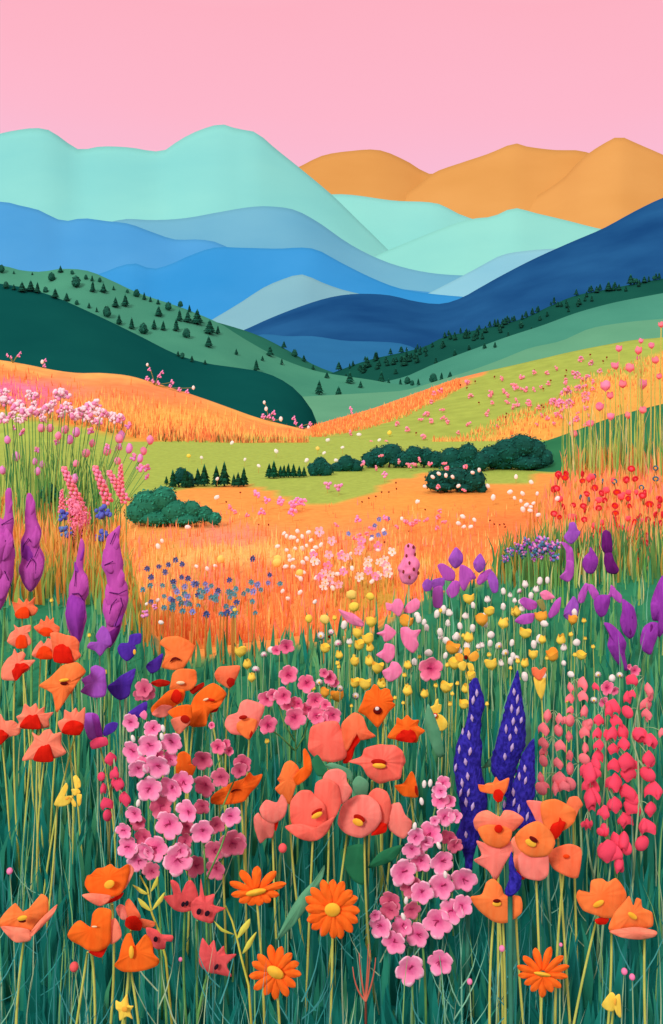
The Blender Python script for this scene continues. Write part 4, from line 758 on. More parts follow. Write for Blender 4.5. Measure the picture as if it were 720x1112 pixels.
# ------------------------------------------------------------------ irises and pinks at the right of the knoll
U = C(600, 560, 6); V = C(480, 600, 4.5); W = C(440, 460, 4.235); X = C(340, 620, 4.5)
gr = 'purple irises at the right'
def iris(label, d, pets, stem, g=gr, sm=S_GRN, **k): return flower('iris', label, 'iris', d, pets, stem=stem, stem_mat=sm, group=g, r=.004, step=.014, **k)
iris('orchid and violet iris with a long bent lower petal, highest of the right irises', 6.6, [(ORCHID, U(55,170,100,183,132,220,140,300,112,330,90,300,85,225)), (ORCHID, U(95,290,138,300,137,390,102,432,45,402,80,360)), (VIOLET, U(73,140,103,90,110,48,145,43,165,90,182,110,150,165,115,187))], ((616,630), 615))
iris('drop shaped purple iris between two taller ones at the right', 6.4, [(PURPLE, U(193,320,205,270,235,240,245,203,266,225,297,280,292,330,265,377,220,372), .3)], ((641,620), 641))
iris('dark plum iris with a narrow waist below the red bead flowers', 6.5, [(DPLUM, U(318,200,325,110,350,93,382,120,392,230,360,262,335,240), .25), (DPLUM, U(340,250,385,240,402,290,434,350,415,380,360,372,335,310), .25)], ((664,622), 664))
iris('purple cup iris under two arching orchid pink petals', 6.0, [(ORCHID, U(165,562,170,510,213,440,240,455,228,490,208,560,178,572)), (ORCHID, U(225,450,262,450,304,510,272,552,240,500)), (ORCHID, U(340,552,370,500,380,450,412,478,400,520,360,540)), (ORCHID, U(395,470,452,520,444,572,400,542,385,510)), (PURPLE, U(268,560,300,518,365,518,377,560,350,642,312,662,280,622), .25)], ((653,668), 652))
iris('long leaning purple iris bud pointing down right', 5.6, [(PURPLE, U(333,700,380,703,442,760,482,830,472,900,492,1002,460,1004,400,932,358,850,368,780), .2), (DPLUM, U(380,720,400,760,440,830,460,920,430,880,395,800), .1)], ((676,720), 684))
iris('upright oval purple iris bud right of the cup iris', 5.8, [(PURPLE, U(453,545,480,553,532,600,552,700,532,782,500,802,460,762,438,690,453,620), .22), (DPLUM, U(500,620,520,650,525,720,505,780,495,700), .1)], ((683,688), 688))
iris('oval purple iris bud in front of the big one at the right edge', 5.4, [(PURPLE, U(598,720,640,693,687,700,687,780,662,850,640,907,590,882,570,820,580,760), .22), (DPLUM, U(640,710,655,720,640,790,625,800), .1)], ((704,708), 702))
iris('biggest dark purple iris, cut by the right edge of the view', 5.5, [(PURPLE, U(690,430,720,388,770,410,790,560,760,700,700,792,680,762,692,690,650,680,638,580,660,500), .2), (DPLUM, U(690,560,715,500,725,520,715,610,695,640), .1)], ((716,690), 716))
iris('small violet iris half hidden by a round yellow tulip', 6.1, [(VIOLET, U(73,630,100,570,140,528,167,580,162,640,110,682), .2)], ((620,672), 621))
g2 = 'orchid irises right of the middle'
iris('violet drop bud over orchid petals, left one of the two drops', 6.7, [(VIOLET, W(78,740,100,713,125,730,120,765,90,772)), (ORCHID, W(148,655,175,643,227,680,225,722,180,717)), (VIOLET, W(123,720,180,708,177,747,130,757)), (ORCHID, W(128,760,172,748,170,842,130,842)), (ORCHID, W(188,770,220,723,252,730,245,782,210,804)), (VIOLET, W(198,630,215,590,235,568,264,600,264,640,230,667), .3)], ((488,640), 488), g=g2)
iris('violet drop bud over orchid petals, right one of the two drops', 6.6, [(ORCHID, W(253,650,300,668,327,710,300,722,272,772,250,735)), (ORCHID, W(328,727,345,690,392,668,397,700,345,742)), (VIOLET, W(378,710,400,678,427,720,427,772,400,777)), (VIOLET, W(313,640,330,610,348,598,370,640,362,670,340,687,318,667), .3)], ((518,640), 519), g=g2)
iris('open orchid pink iris with spread petals and a tan throat among white buds', 5.9, [(ORCHID, V(378,240,400,218,460,240,462,272,420,282)), (PINK, V(478,200,510,183,552,220,500,232)), (ORCHID, V(518,302,550,240,582,218,572,290,530,322)), (ORCHID, V(355,335,390,303,452,298,442,342,390,352)), (S_OLV, V(462,238,492,228,507,272,490,285))], ((586,668), 588), g=g2)
iris('violet iris petal leaning right above the yellow tulips', 6.0, [(VIOLET, V(592,310,602,290,640,213,667,250,662,312,620,332), .2)], ((618,668), 617), g=g2)
gp = 'flat pink flowers above the middle'
def pinkf(label, d, o, stem): return flower('pink_flower', label, 'flower', d, [(PINK, o, .12)], stem=stem, stem_mat=S_MINT, group=gp, r=.003)
pinkf('heart shaped flat pink flower, upper left of the pink group', 5.2, X(355,155,385,160,400,138,427,138,444,175,420,224,385,197,360,190), ((430,668), 432))
pinkf('angular flat pink flower, upper right of the pink group', 5.25, X(443,200,460,160,500,133,522,150,517,185,480,207), ((446,664), 434))
pinkf('cross shaped flat pink flower at the left of the pink group', 5.0, X(310,305,345,290,353,260,375,270,407,300,380,337,350,347,338,320), ((419,696), 420))
pinkf('largest flat pink flower, ragged edged, right side of the pink group', 4.9, X(428,280,460,273,485,290,527,288,507,330,517,362,490,402,450,372,430,330), ((446,706), 448))
pinkf('three lobed flat pink flower in the lower left of the pink group', 4.8, X(308,410,340,385,353,353,397,365,397,420,365,452,340,432), ((421,716), 423))
pinkf('lowest flat pink flower of the group, above the frilly orange poppy', 4.7, X(338,490,370,470,385,443,417,450,437,490,410,527,375,542,350,522), ((427,738), 429))
pinkf('spiky pink flower leaning right over the orange field edge', 6.0, X(123,188,165,200,200,210,245,248,245,272,200,267,158,240), ((385,676), 386))
t = flower('pink_lupin', 'fat pink flower spike dotted with brown seeds above the flat pink flowers', 'lupin', 6.4, [], stem=((444,632), 446), stem_mat=S_MINT, r=.006) if False else None
def spikeplant(name, label, cat, d, outline, m, foot, base, dots=(), group=None, lumps=.12, fr=6):
    x = (base-360)/F*d; g = ground_hit(base, foot[1]+30, 0, d-.3, d) if False else None
    b = Vector((x, d, zg(x, d)-.01)); t = thing(name, b, label, cat, group)
    mb = MB(); stem_to_ground(mb, P(foot[0], foot[1], d), base, .004, .006, 0.0); mb.build('stem', S_MINT, t)
    mb = MB(); sf = spike(mb, outline, d, .75, lumps, 20, freq=fr); mb.build('flower_spike', m, t)
    for (x, y) in dots:
        mb = MB(); r = 1.6/F*d; mb.ball((P(x, y, d).x, sf(x, y)-r*.3, P(x, y, d).z), (r*.8, r*.7, r*1.3), 8, 6); mb.build('seed', S_SEED, t)
    return t
S_SEED = pm('brown_seed', (140,56,40), None, 0)
Y2 = C(290, 480, 4.235)
spikeplant('pink_lupin', 'fat pink flower spike dotted with brown seeds above the flat pink flowers', 'lupin', 6.2, Y2(633,480,655,465,682,482,682,520,703,560,692,622,660,657,620,642,603,580,627,530), PINK, (444,632), 445, [Y2(x, y)[0] for x, y in ((648,475),(680,515),(652,550),(672,578),(695,600),(652,615),(640,520),(672,480),(625,590))])

# ------------------------------------------------------------------ repeated small blooms of the knoll: yellow tulips, white buds, daisies
def tulip_mesh(m, seed, closed=0.0):
    rr = random.Random(seed); mb = MB(); n = 18; rows = 8; vs = []; ph = rr.uniform(0, 2)
    for i in range(rows+1):
        t = i/rows; r = (math.sin(min(1, t*1.7)*PI/2))*(1+.12*t*(1-closed))*(1-closed*.55*max(0, t-.4)/.6)
        for j in range(n):
            a = 2*PI*j/n; z = -1+1.7*t
            if t > .6: z += (t-.6)/.4*(.45*abs(math.cos(1.5*a+ph))-.25)
            vs.append((r*math.cos(a)*.95, r*math.sin(a)*.8, z))
    fs = [(i*n+j, i*n+(j+1)%n, (i+1)*n+(j+1)%n, (i+1)*n+j) for i in range(rows) for j in range(n)]; fs.append(tuple(range(n))[::-1])
    mb.add(vs, fs); return mb.mesh('tulip_bloom', m)
UNITSTEM = {}
for nm, m in (('yel', S_YEL), ('mint', S_MINT), ('grn', S_GRN), ('olv', S_OLV), ('org', mat('stem_amber', (214,140,66), None, scale=9))):
    mb = MB(); mb.add([(c[0]+q*math.cos(2*PI*j/5), c[1]+q*math.sin(2*PI*j/5), c[2]) for c, q in (((0,0,0),1.25),((1.4,.2,.33),1.15),((1.1,.4,.66),1.05),((0,0,1),1.0)) for j in range(5)], [(i*5+j, i*5+(j+1)%5, i*5+5+(j+1)%5, i*5+5+j) for i in range(3) for j in range(5)]); UNITSTEM[nm] = mb.mesh('stem', m)
def daisy_mesh():
    mb = MB(); n = 12; vs = [(0,-.12,0)]
    for i in range(n*2):
        a = 2*PI*i/(n*2); r = 1 if i % 2 == 0 else .86; vs.append((r*math.cos(a), .06, r*math.sin(a)))
    vs.append((0,.14,0)); fs = [(0, 1+i, 1+(i+1)%(2*n)) for i in range(2*n)]+[(2*n+1, 1+(i+1)%(2*n), 1+i) for i in range(2*n)]
    mb.add(vs, fs); return mb.mesh('daisy_bloom', WHITE)
def ball_mesh(name, m, rad=(1,.8,1), lump=0, seed=0):
    mb = MB(); mb.ball((0,0,0), rad, 12, 8)
    if lump: mb.v = [v*(1+lump*noise.noise(v*2.2+Vector((seed,0,0)))) for v in mb.v]
    return mb.mesh(name, m)
TUL = {'y': [tulip_mesh(LEMON, 1), tulip_mesh(LEMON, 2), tulip_mesh(LEMON, 3, .8)], 'o': [tulip_mesh(GOLD, 4), tulip_mesh(GOLD, 5)], 'w': [tulip_mesh(WHITE, 6, .9), ball_mesh('white_bud', WHITE, (.75,.7,1.05), .25, 3), ball_mesh('white_bud', WHITE, (1,.7,.85), .2, 8)]}
DAISY = daisy_mesh(); DEYE = ball_mesh('daisy_eye', YELLOW, (.3,.2,.3)); PEYE = ball_mesh('daisy_eye', PINK, (.3,.2,.3))
def knoll_d(py): return max(4.0, min(6.4, 6.4-(py-640)/100.0*1.9))
def small(name, cat, group, px, py, r, mesh, stemkey, eye=None, d=None, sw=.0018, roll=0, label=None, z0=None, fan=None):
    d = d or knoll_d(py)+R.uniform(-.12, .12); top = P(px, py, d); bx = top.x+R.uniform(-.02, .02) if fan is None else (fan[0]+(px-fan[0])*fan[1]-360)/F*d; b = Vector((bx, d+.015, z0 if z0 is not None else zg(bx, d)-.01))
    t = thing(name, b, label, cat, group)
    st = bpy.data.objects.new('stem', UNITSTEM[stemkey]); COL.objects.link(st); st.parent = t
    v = top-b; st.scale = (sw, sw, v.length); st.rotation_euler = v.to_track_quat('Z', 'Y').to_euler()
    o = inst('bloom', mesh, t, top, r/F*d, R.uniform(-.5, .5) if eye else R.uniform(0, 6), roll or R.uniform(-.25, .25), R.uniform(-.2, .2))
    if eye:
        e = bpy.data.objects.new('flower_eye', eye); COL.objects.link(e); e.parent = o; e.location = (0, -.12, 0)
    return (t, px, py)
def cv(cf, *v): return [cf(v[i], v[i+1])[0] for i in range(0, len(v), 2)]
it = []
Bc = C(140, 690, 4.5)
for (x, y) in cv(V, 132,228, 230,290, 300,345, 360,290, 130,415, 405,397, 490,425, 582,425, 445,500, 680,505, 240,548, 405,540, 140,605, 115,665, 20,660, 105,745, 60,545)+cv(X, 218,305, 225,365, 268,335, 278,375, 58,380, 127,410, 205,445, 275,440, 315,475, 205,550, 255,555, 335,550, 462,585, 462,460, 285,250, 545,600)+cv(Bc, 545,80, 578,140, 600,205):
    it.append(small('tulip', 'tulip', 'yellow tulips of the meadow', x, y, R.uniform(5.2, 7.0), R.choice(TUL['y']), 'mint'))
rank(it, 'small yellow tulip, {o} in their {r}', ['highest row', 'second row', 'third row', 'lowest row'])
it = []
for (x, y) in cv(V, 195,330, 485,315, 638,330, 540,505)+cv(X, 58,595, 120,612, 455,250, 680,380): it.append(small('tulip', 'tulip', 'orange tulips of the meadow', x, y, R.uniform(5.6, 7.4), R.choice(TUL['o']), 'mint'))
rank(it, 'wider orange tinted tulip in the green grass, {o} of eight')
it = []
for (x, y) in cv(X, 122,355, 30,545, 85,555, 132,575, 208,612, 88,300, 38,318)+cv(V, 380,190, 278,458, 365,517, 310,492)+cv(Gg, 495,65, 360,195, 382,62)+cv(Bc, 660,95, 620,168): it.append(small('white_daisy', 'daisy', 'round white daisies of the meadow', x, y, R.uniform(3.6, 5.0), DAISY, 'mint', R.choice([DEYE, DEYE, PEYE])))
rank(it, 'round white daisy in green grass, {o} in the {r}', ['upper row', 'lower row'])
it = []
for (x, y) in cv(X, 178,345, 152,265, 495,445, 620,300, 555,278, 658,255, 665,205, 700,320, 508,215, 605,210)+cv(V, 35,295, 30,350, 88,360, 70,415, 150,370, 178,458, 235,445, 300,190, 333,208, 406,155, 435,212, 460,180, 478,140, 355,235, 300,265, 515,135, 115,310, 20,430)+cv(Gg, 455,80, 240,60)+cv(Bc, 695,70)+[(430+R.random()*200, 650+R.random()*90) for _ in range(30)]: it.append(small('white_bud', 'flower bud', 'white buds of the meadow', x, y, R.uniform(3.4, 4.9), R.choice(TUL['w']), 'mint'))
rank(it, 'little white flower bud, {o} in the {r}', ['highest row', 'second row', 'third row', 'lowest row'])
it = []
for (x, y) in [(400+R.uniform(-40,60), 0) for _ in range(0)]+cv(C(340,620,4.5), 180,365, 120,450, 345,560, 440,645, 520,420, 655,460, 600,560, 680,600, 200,415)+cv(V, 50,470, 335,565, 630,400, 650,500, 700,420, 230,500, 40,740, 75,640, 220,740)+[(340+R.random()*310, 660+R.random()*110) for _ in range(26)]+[(255,600+62),(97,690),(56,652),(114,730),(290,805),(313,830),(281,858),(295,860)]:
    it.append(small('yellow_bud', 'flower bud', 'pale yellow buds on thin stems', x, y, R.uniform(2.2, 3.2), TUL['y'][2], 'yel'))
rank(it, 'narrow pale yellow bud, {o} in the {r}', ['upper row', 'lower row'])

# ------------------------------------------------------------------ tall plants on the left shoulder: white pink yarrow, pink buds, snapdragons
def cluster_mesh(name, mats, n, rad, ball, seed, flat=.6):
    rr = random.Random(seed); mb = MB()
    for i in range(n):
        a = rr.uniform(0, 6.28); q = math.sqrt(rr.random()); p = Vector((math.cos(a)*q*rad, rr.uniform(-.5,.5)*rad, math.sin(a)*q*rad*flat))
        s = ball*rr.uniform(.7, 1.25); mb.ball(p, (s, s*.8, s), 7, 5, rr.randrange(len(mats)))
    return mb.mesh(name, mats)
YPINK = pm('yarrow_pink', (250,170,216), (246,140,200), 0); YWHITE = pm('yarrow_white', (253,232,240), (250,214,230), 0); BPINK = pm('bud_pink', (252,158,196), (248,140,182), 0); BLILAC = pm('bud_lilac', (238,156,222), (228,140,212), 0); HPINK = pm('hot_pink', (255,148,166), (250,130,150), 0)
YAR = [cluster_mesh('yarrow_head', [YPINK, YWHITE, YWHITE], 30, 1, .24, 40+i) for i in range(3)]
BL_ = [ball_mesh('pink_bud', BPINK, (1,.8,1.1), .2, 1), ball_mesh('pink_bud', BLILAC, (.9,.8,1.2), .25, 5), cluster_mesh('pink_bud', [BLILAC, BPINK], 9, .8, .4, 77, 1)]
M0 = C(0, 400, 4.235)
def shoulder_d(): return R.uniform(10.2, 11.6)
it = []
for (x, y, r) in conv(M0, 4.235, 25,150,30, 70,185,34, 15,230,30, 145,125,30, 280,120,34, 130,200,34, 180,205,30, 222,185,34, 285,205,34, 350,215,34, 405,220,38, 430,170,34, 465,205,32, 535,230,36, 85,240,18, 110,225,26, 300,175,26, 55,215,24, 160,165,22, 245,160,20, 320,190,22, 385,195,26, 450,245,24, 505,215,22, 20,110,22, 90,160,22, 200,235,20):
    it.append(small('yarrow', 'yarrow', 'white and pink yarrow at the left edge', x, y, r*1.12, R.choice(YAR), 'grn', d=shoulder_d(), sw=.005, fan=(40, .7)))
rank(it, 'fluffy white pink yarrow head, {o} in the {r}', ['upper row', 'lower row'])
it = []
for (x, y) in cv(M0, 35,330, 75,407, 100,295, 12,470, 172,377, 65,275, 190,275, 230,275, 268,310, 262,340, 350,295, 415,290, 300,282, 495,362, 535,368, 560,310, 595,370, 615,410, 645,460, 675,500, 425,345, 660,380, 590,265, 690,330)+[(20+R.random()*140, 470+R.random()*62) for _ in range(16)]:
    it.append(small('pink_bud_flower', 'flower', 'pink buds on tall stems at the left', x, y, R.uniform(3.2, 5.0), R.choice(BL_), 'grn', d=shoulder_d(), sw=.004, fan=(40, .62)))
rank(it, 'pink bud below the yarrow heads, {o} in the {r}', ['upper row', 'lower row'])
SNAP = []
for sd in range(3):
    mb = MB(); rr = random.Random(sd+5)
    for i in range(34):
        t = i/33; a = i*2.4; w_ = .11*(1-.6*t); mb.ball((math.cos(a)*w_, math.sin(a)*w_, t), (.06*(1.3-.6*t), .055, .055), 7, 5, rr.choice([0,0,1]))
    SNAP.append(mb.mesh('snapdragon_spike', [HPINK, BPINK]))
def snap(label, d, x0, y0, x1, y1, group='pink snapdragon spikes at the left', base=None):
    a = P(x0, y0, d); c = P(x1, y1, d); b = Vector((a.x, d, zg(a.x, d)-.01)); t = thing('snapdragon', b, label, 'snapdragon', group)
    mb = MB(); mb.tube([a.lerp(c, .1), a, a.lerp(b, .5), b], .004, .006, 5); mb.build('stem', S_GRN, t)
    v = c-a; o = inst('flower_spike', R.choice(SNAP), t, a, v.length); o.rotation_euler = v.to_track_quat('Z', 'Y').to_euler()
    return t
snap('pink snapdragon spike tilting up to the left, beside the pink shrub', 9.2, 85,545, 69,508)
snap('pink snapdragon spike leaning left, in the middle of the three close ones', 9.1, 118,546, 103,507)
snap('pink snapdragon spike leaning left, lower and nearest the teal bush', 9.0, 137,545, 118,512)
snap('upright pink snapdragon spike nearest the teal bush', 9.3, 131,535, 131,505)
snap('short upright pink snapdragon right beside the teal bush on the left shoulder', 9.3, 67,556, 67,532)
BV = pm('blue_violet', (100,116,214), (84,96,200), 0); BV2 = pm('periwinkle', (104,150,206), (92,132,196), 0)
it = []
CLB = [cluster_mesh('blue_flower_head', [BV, BV2] if i % 2 else [BV, BV], 22, 1, .32, 60+i, .8) for i in range(4)]
for (x, y, r) in conv(M0, 4.235, 295,675,26, 300,750,26, 475,665,32, 465,770,28): it.append(small('blue_flower', 'flower', 'blue violet flower heads at the left', x, y, r*1.05, R.choice(CLB), 'olv', d=8.6, sw=.006))
rank(it, 'blue violet flower head in golden grass, {o} in the {r}', ['upper pair', 'lower pair'])

# ------------------------------------------------------------------ the right shoulder: pink tulips, phlox tufts, red bead flowers
M5 = C(570, 340, 4.8); M4 = C(570, 460, 4.8)
PTUL = [tulip_mesh(BPINK, 11, .3), tulip_mesh(HPINK, 12, .5), tulip_mesh(BPINK, 13, .1)]
it = []
for (x, y, r) in conv(M5, 4.8, 255,630,21, 340,577,20, 447,540,21, 538,532,22, 615,505,22, 490,185,20, 547,285,26, 510,370,24, 612,370,30, 472,275,22, 592,195,24, 660,170,18, 680,245,22, 710,60,18, 420,380,30, 445,430,22, 390,490,24, 605,145,16, 590,235,12, 700,330,18):
    it.append(small('pink_tulip', 'tulip', 'tall pink tulips at the right edge', x, y, r, R.choice(PTUL), 'yel', d=13.2+R.uniform(-.5, .3), sw=.008))
rank(it, 'tall pink tulip on a pale stem, {o} in the {r}', ['highest row', 'middle row', 'lowest row'])
def ring_mesh(name, m, m2):
    mb = MB(); n = 12; k = 6; vs = []
    for i in range(n):
        for j in range(k):
            a = 2*PI*i/n; b = 2*PI*j/k; r = .75+.3*math.cos(b); vs.append((r*math.cos(a)*1.1, .3*math.sin(b), r*math.sin(a)*.9))
    mb.add(vs, [(i*k+j, i*k+(j+1)%k, ((i+1)%n)*k+(j+1)%k, ((i+1)%n)*k+j) for i in range(n) for j in range(k)], 0)
    mb.ball((0,.05,0), (.62,.2,.5), 10, 6, 1); return mb.mesh(name, [m, m2])
REDB = pm('bead_red', (214,46,58), (200,36,48), 0); REDP = pm('bead_pink', (250,96,110), (240,84,100), 0); TEALB = pm('bead_teal', (64,120,140), (52,104,128), 0)
RING = [ring_mesh('bead_flower', REDB, REDP), ring_mesh('bead_flower', REDB, ORED), ball_mesh('bead_flower', REDP, (1,.7,.85), .3, 2)]; RINGT = ring_mesh('bead_flower', TEALB, GOLD)
it = []
def bank_d(px, py):                          # on the flowered bank that rises to the right shoulder
    h = ground_hit(px, py+14, 0.0, 7.6, 14.0); return max(8.6, min(12.8, h.y))
for (x, y) in cv(M4, 365,335, 423,347, 480,358, 540,358, 575,288, 530,293, 388,398, 385,440, 312,452, 252,425, 200,433, 180,487, 255,487, 472,467, 470,428, 545,430, 475,525, 540,495, 540,550, 542,607, 475,585, 475,640, 613,375, 650,420, 705,395, 683,475, 667,540, 665,585, 660,645, 555,235, 300,262, 600,485, 400,515, 215,262, 175,265, 640,500, 700,430, 310,500, 500,600, 575,660, 585,715)+[(600+R.random()*122, 515+R.random()*95) for _ in range(50)]:
    it.append(small('bead_flower', 'flower', 'red bead flowers on the right bank', x, y, R.uniform(3.0, 4.4), R.choice(RING), 'olv', d=bank_d(x, y), sw=.005))
rank(it, 'red bead shaped flower, {o} in the {r}', ['highest row', 'second row', 'third row', 'lowest row'])
it = []
for (x, y) in cv(M4, 360,275, 405,300, 467,302, 608,333, 290,383, 335,395, 682,232, 682,288): it.append(small('teal_bead_flower', 'flower', 'teal bead flowers on the right bank', x, y, 3.2, RINGT, 'olv', d=bank_d(x, y), sw=.005))
rank(it, 'teal bead shaped flower among red ones, {o} of its colour')
it = []
MXP = [cluster_mesh('flower_tuft', [BV2, ORCHID, BLILAC, TEALB], 24, 1, .22, 120+i, .8) for i in range(3)]
for (x, y, r) in conv(W, 4.235, 480,590,24, 520,570,28, 560,545,30, 600,570,34, 630,540,34, 655,575,30, 690,560,30, 460,620,20, 545,600,24, 590,610,26, 680,610,26, 620,600,26):
    it.append(small('flower_tuft', 'flower', 'mixed lilac and teal flower tufts', x, y, r, R.choice(MXP), 'grn', d=7.6, sw=.006))
rank(it, 'fuzzy lilac and teal flower tuft, {o} in the {r}', ['upper row', 'lower row'])

# ------------------------------------------------------------------ small flowers of the field below
def star_mesh(name, m, m2, seed):
    mb = radial_bloom(5, .45, .0, .1, n=30, rings=3, seed=seed); mb.ball((0,.02,0), (.18,.1,.18), 6, 4, 1); return mb.mesh(name, [m, m2])
LPK = pm('pale_pink', (252,206,226), (248,180,212), 0)
STAR = [star_mesh('star_flower', m, YELLOW, 150+i) for i, m in enumerate((WHITE, LPK, YPINK))]
DOT = {'w': [ball_mesh('field_bloom', WHITE, (.85,.7,1.1), .2, i) for i in range(3)], 'n': [(lambda q: (q.ball((0,.0,0), (.32,.25,.32), 7, 5), q.mesh('cornflower_bloom', m))[1])(radial_bloom(7, .42, .05, .25, n=42, rings=3, seed=200+i)) for i, m in enumerate((pm('navy_bloom', (86,108,172), (72,92,154), 0), pm('teal_bloom', (98,168,184), (84,150,170), 0), pm('blue_bloom', (138,158,226), (122,142,214), 0)))],
       'p': [cluster_mesh('pink_bloom', [BLILAC, YPINK], 9, .8, .38, 170+i, 1.1) for i in range(3)], 'y': [ball_mesh('yellow_bloom', m, (.95,.7,1.05), .2, i) for i, m in enumerate((LEMON, pm('butter', (252,222,120), (250,206,96), 0)))], 'k': [ball_mesh('dark_speck', S_SEED, (.9,.7,.7), .3, 2)], 'h': [cluster_mesh('pink_bloom', [HPINK, BPINK], 7, .8, .42, 180+i, 1) for i in range(2)], 'c': [ball_mesh('cream_bloom', CREAM, (.9,.7,1.05), .2, 4)]}
SHORT = {}
def fld(name, cat, group, px, py, r, mesh, H=.22, sw=.0045, slope=False, stemkey='org', hit=None):
    h = hit or (slope_hit(px, py+3) if slope else ground_hit(px, py, H))
    b = h.copy(); b.z -= .02
    top = Vector(P(px, py, b.y-(.35 if hit is not None else 0)))
    if top.z < b.z+.05: top.z = b.z+.05
    t = thing(name, b, None, cat, group)
    st = bpy.data.objects.new('stem', UNITSTEM[stemkey]); COL.objects.link(st); st.parent = t
    v = top-b; st.scale = (sw, sw, v.length); st.rotation_euler = v.to_track_quat('Z', 'Y').to_euler()
    inst('bloom', mesh, t, top, r/F*b.y, R.uniform(-.4, .4), R.uniform(0, 6), R.uniform(-.2, .2))
    return (t, px, py)
PTF = [cluster_mesh('phlox_tuft', [BPINK, BLILAC, HPINK], 20, 1, .28, 90+i, .9) for i in range(3)]
it = []
for (x, y, r) in conv(M5, 4.8, 215,410,32, 150,465,26, 185,475,26, 228,475,26, 320,430,22, 275,390,18, 270,325,20, 290,240,16, 345,258,16, 325,335,16, 390,300,14, 268,550,18):
    it.append(fld('phlox_tuft', 'phlox', 'pink phlox tufts on the golden slope', x, y, r, R.choice(PTF), slope=True, sw=.02, stemkey='yel'))
rank(it, 'pink phlox tuft before the golden slope, {o} in the {r}', ['upper row', 'lower row'])
M1 = C(150, 480, 4.235); M2 = Y2; M3 = W
it = [fld('cornflower', 'cornflower', 'dark blue cornflowers in the orange field', x, y, R.uniform(3.0, 4.2), DOT['n'][0 if y < 632 or R.random() < .2 else R.choice([1, 2, 1])], .3) for x, y in cv(M1, 42,582, 95,573, 140,565, 172,543, 203,562, 125,598, 60,622, 55,660, 22,680, 112,660, 162,643, 215,665, 178,688, 265,655, 200,622, 230,627, 315,680, 368,683, 227,710, 290,712, 358,728, 422,715, 405,757, 435,765, 395,793, 315,790, 205,778, 160,730, 120,710, 250,780, 420,635, 450,675, 485,697, 505,683, 525,733, 520,645, 565,680, 598,648, 605,612, 653,652, 527,537, 275,705, 190,720, 300,690, 380,790)+[(158+R.random()*110+30*R.random(), 633+R.random()*38) for _ in range(34)]]
rank(it, 'dark blue cornflower, {o} in their {r}', ['highest row', 'second row', 'third row', 'lowest row'])
it = [fld('star_flower', 'flower', 'white and pink star flowers in the orange field', x, y, R.uniform(4.4, 5.8), R.choice(STAR), .3) for x, y in cv(M2, 240,412, 297,455, 285,518, 292,612, 350,597, 420,500, 425,620, 462,570, 545,570, 512,615, 575,505, 260,665, 330,655, 280,570, 430,480, 465,545, 540,540, 290,640, 550,600)+[(325+R.random()*100, 582+R.random()*56) for _ in range(14)]]
rank(it, 'white pink star flower, {o} in their {r}', ['upper row', 'lower row'])
it = [fld('white_blossom', 'flower', 'white blossoms left in the orange field', x, y, R.uniform(2.1, 3.0), R.choice(DOT['w']), .25) for x, y in cv(M2, 48,480, 122,440, 162,435, 90,498, 130,490, 162,490, 183,477, 120,540, 105,545, 165,555, 182,538, 215,520, 225,485, 248,473, 237,555, 380,535, 510,498, 392,582, 225,625, 155,630, 152,692, 95,720, 220,735, 690,275, 620,353, 120,575)+cv(M1, 362,255, 268,572, 318,583, 355,570, 228,392, 92,480, 90,728, 40,745, 688,720, 683,497, 105,830, 110,455)+[(290+R.random()*130, 572+R.random()*70) for _ in range(22)]]
rank(it, 'white blossom in the left orange field, {o} in the {r}', ['highest row', 'second row', 'third row', 'lowest row'])
it = [fld('white_blossom', 'flower', 'white blossoms right in the orange field', x, y, R.uniform(2.1, 3.2), R.choice(DOT['w']), .25) for x, y in cv(M3, 265,428, 318,443, 245,460, 270,475, 302,475, 58,360, 482,315, 510,245, 540,322, 503,343, 532,357, 558,375, 590,367, 578,383, 575,400, 541,395, 607,322, 612,420, 580,270, 380,287, 700,345, 405,340)]
rank(it, 'white blossom in the right orange field, {o} in the {r}', ['upper row', 'lower row'])
it = [fld('yellow_blossom', 'flower', 'yellow blossoms in the orange field', x, y, R.uniform(4.2, 5.6), R.choice(DOT['y']), .3) for x, y in cv(M2, 150,603, 388,702, 475,710, 400,758, 192,812, 265,815, 50,540)+cv(M1, 380,540, 640,555)]
rank(it, 'round yellow blossom in the orange field, {o} of nine')
it = [fld('pink_blossom', 'flower', 'lilac pink blossoms in the orange field', x, y, R.uniform(3.4, 5.0), R.choice(DOT['p']), .3) for x, y in cv(M1, 545,240, 590,268, 653,275, 572,322, 710,280, 30,790, 75,760)+cv(M2, 60,275, 120,285, 165,275, 118,322, 278,195, 330,205, 540,150, 437,98, 140,270, 415,355, 545,350)]
rank(it, 'tufted lilac pink blossom on orange, {o} in the {r}', ['upper row', 'lower row'])
it = [fld('blue_blossom', 'flower', 'small blue blossoms in the orange field', x, y, 3.0, DOT['n'][2], .25) for x, y in cv(M2, 515,355, 555,353, 495,385, 540,420, 512,428, 375,422, 482,437)]
rank(it, 'small blue blossom right of the white stars, {o} of seven')
it = [fld('red_tuft', 'flower', 'coral tufts in the orange field', x, y, R.uniform(2.6, 3.8), R.choice(DOT['h']), .25) for x, y in cv(M2, 420,430, 460,420, 440,455, 400,440, 480,400, 640,370, 690,360, 600,390, 670,380, 320,380)+cv(M3, 45,455, 98,445, 150,480, 155,430, 15,460, 160,400, 180,450)+cv(M1, 425,300, 445,325, 500,335)]
rank(it, 'little coral tuft in the field, {o} in the {r}', ['upper row', 'lower row'])
it = [fld('dark_speck', 'seed head', 'dark seed heads in the orange field', x, y, 1.3, DOT['k'][0], .2, .004) for x, y in cv(M2, 437,275, 468,258, 500,250, 527,230, 560,230, 593,187, 595,215, 540,460, 653,410)+cv(M1, 405,275, 555,380, 600,380, 470,232)+cv(M3, 390,445, 410,462, 435,465, 455,462, 460,475, 92,395)]
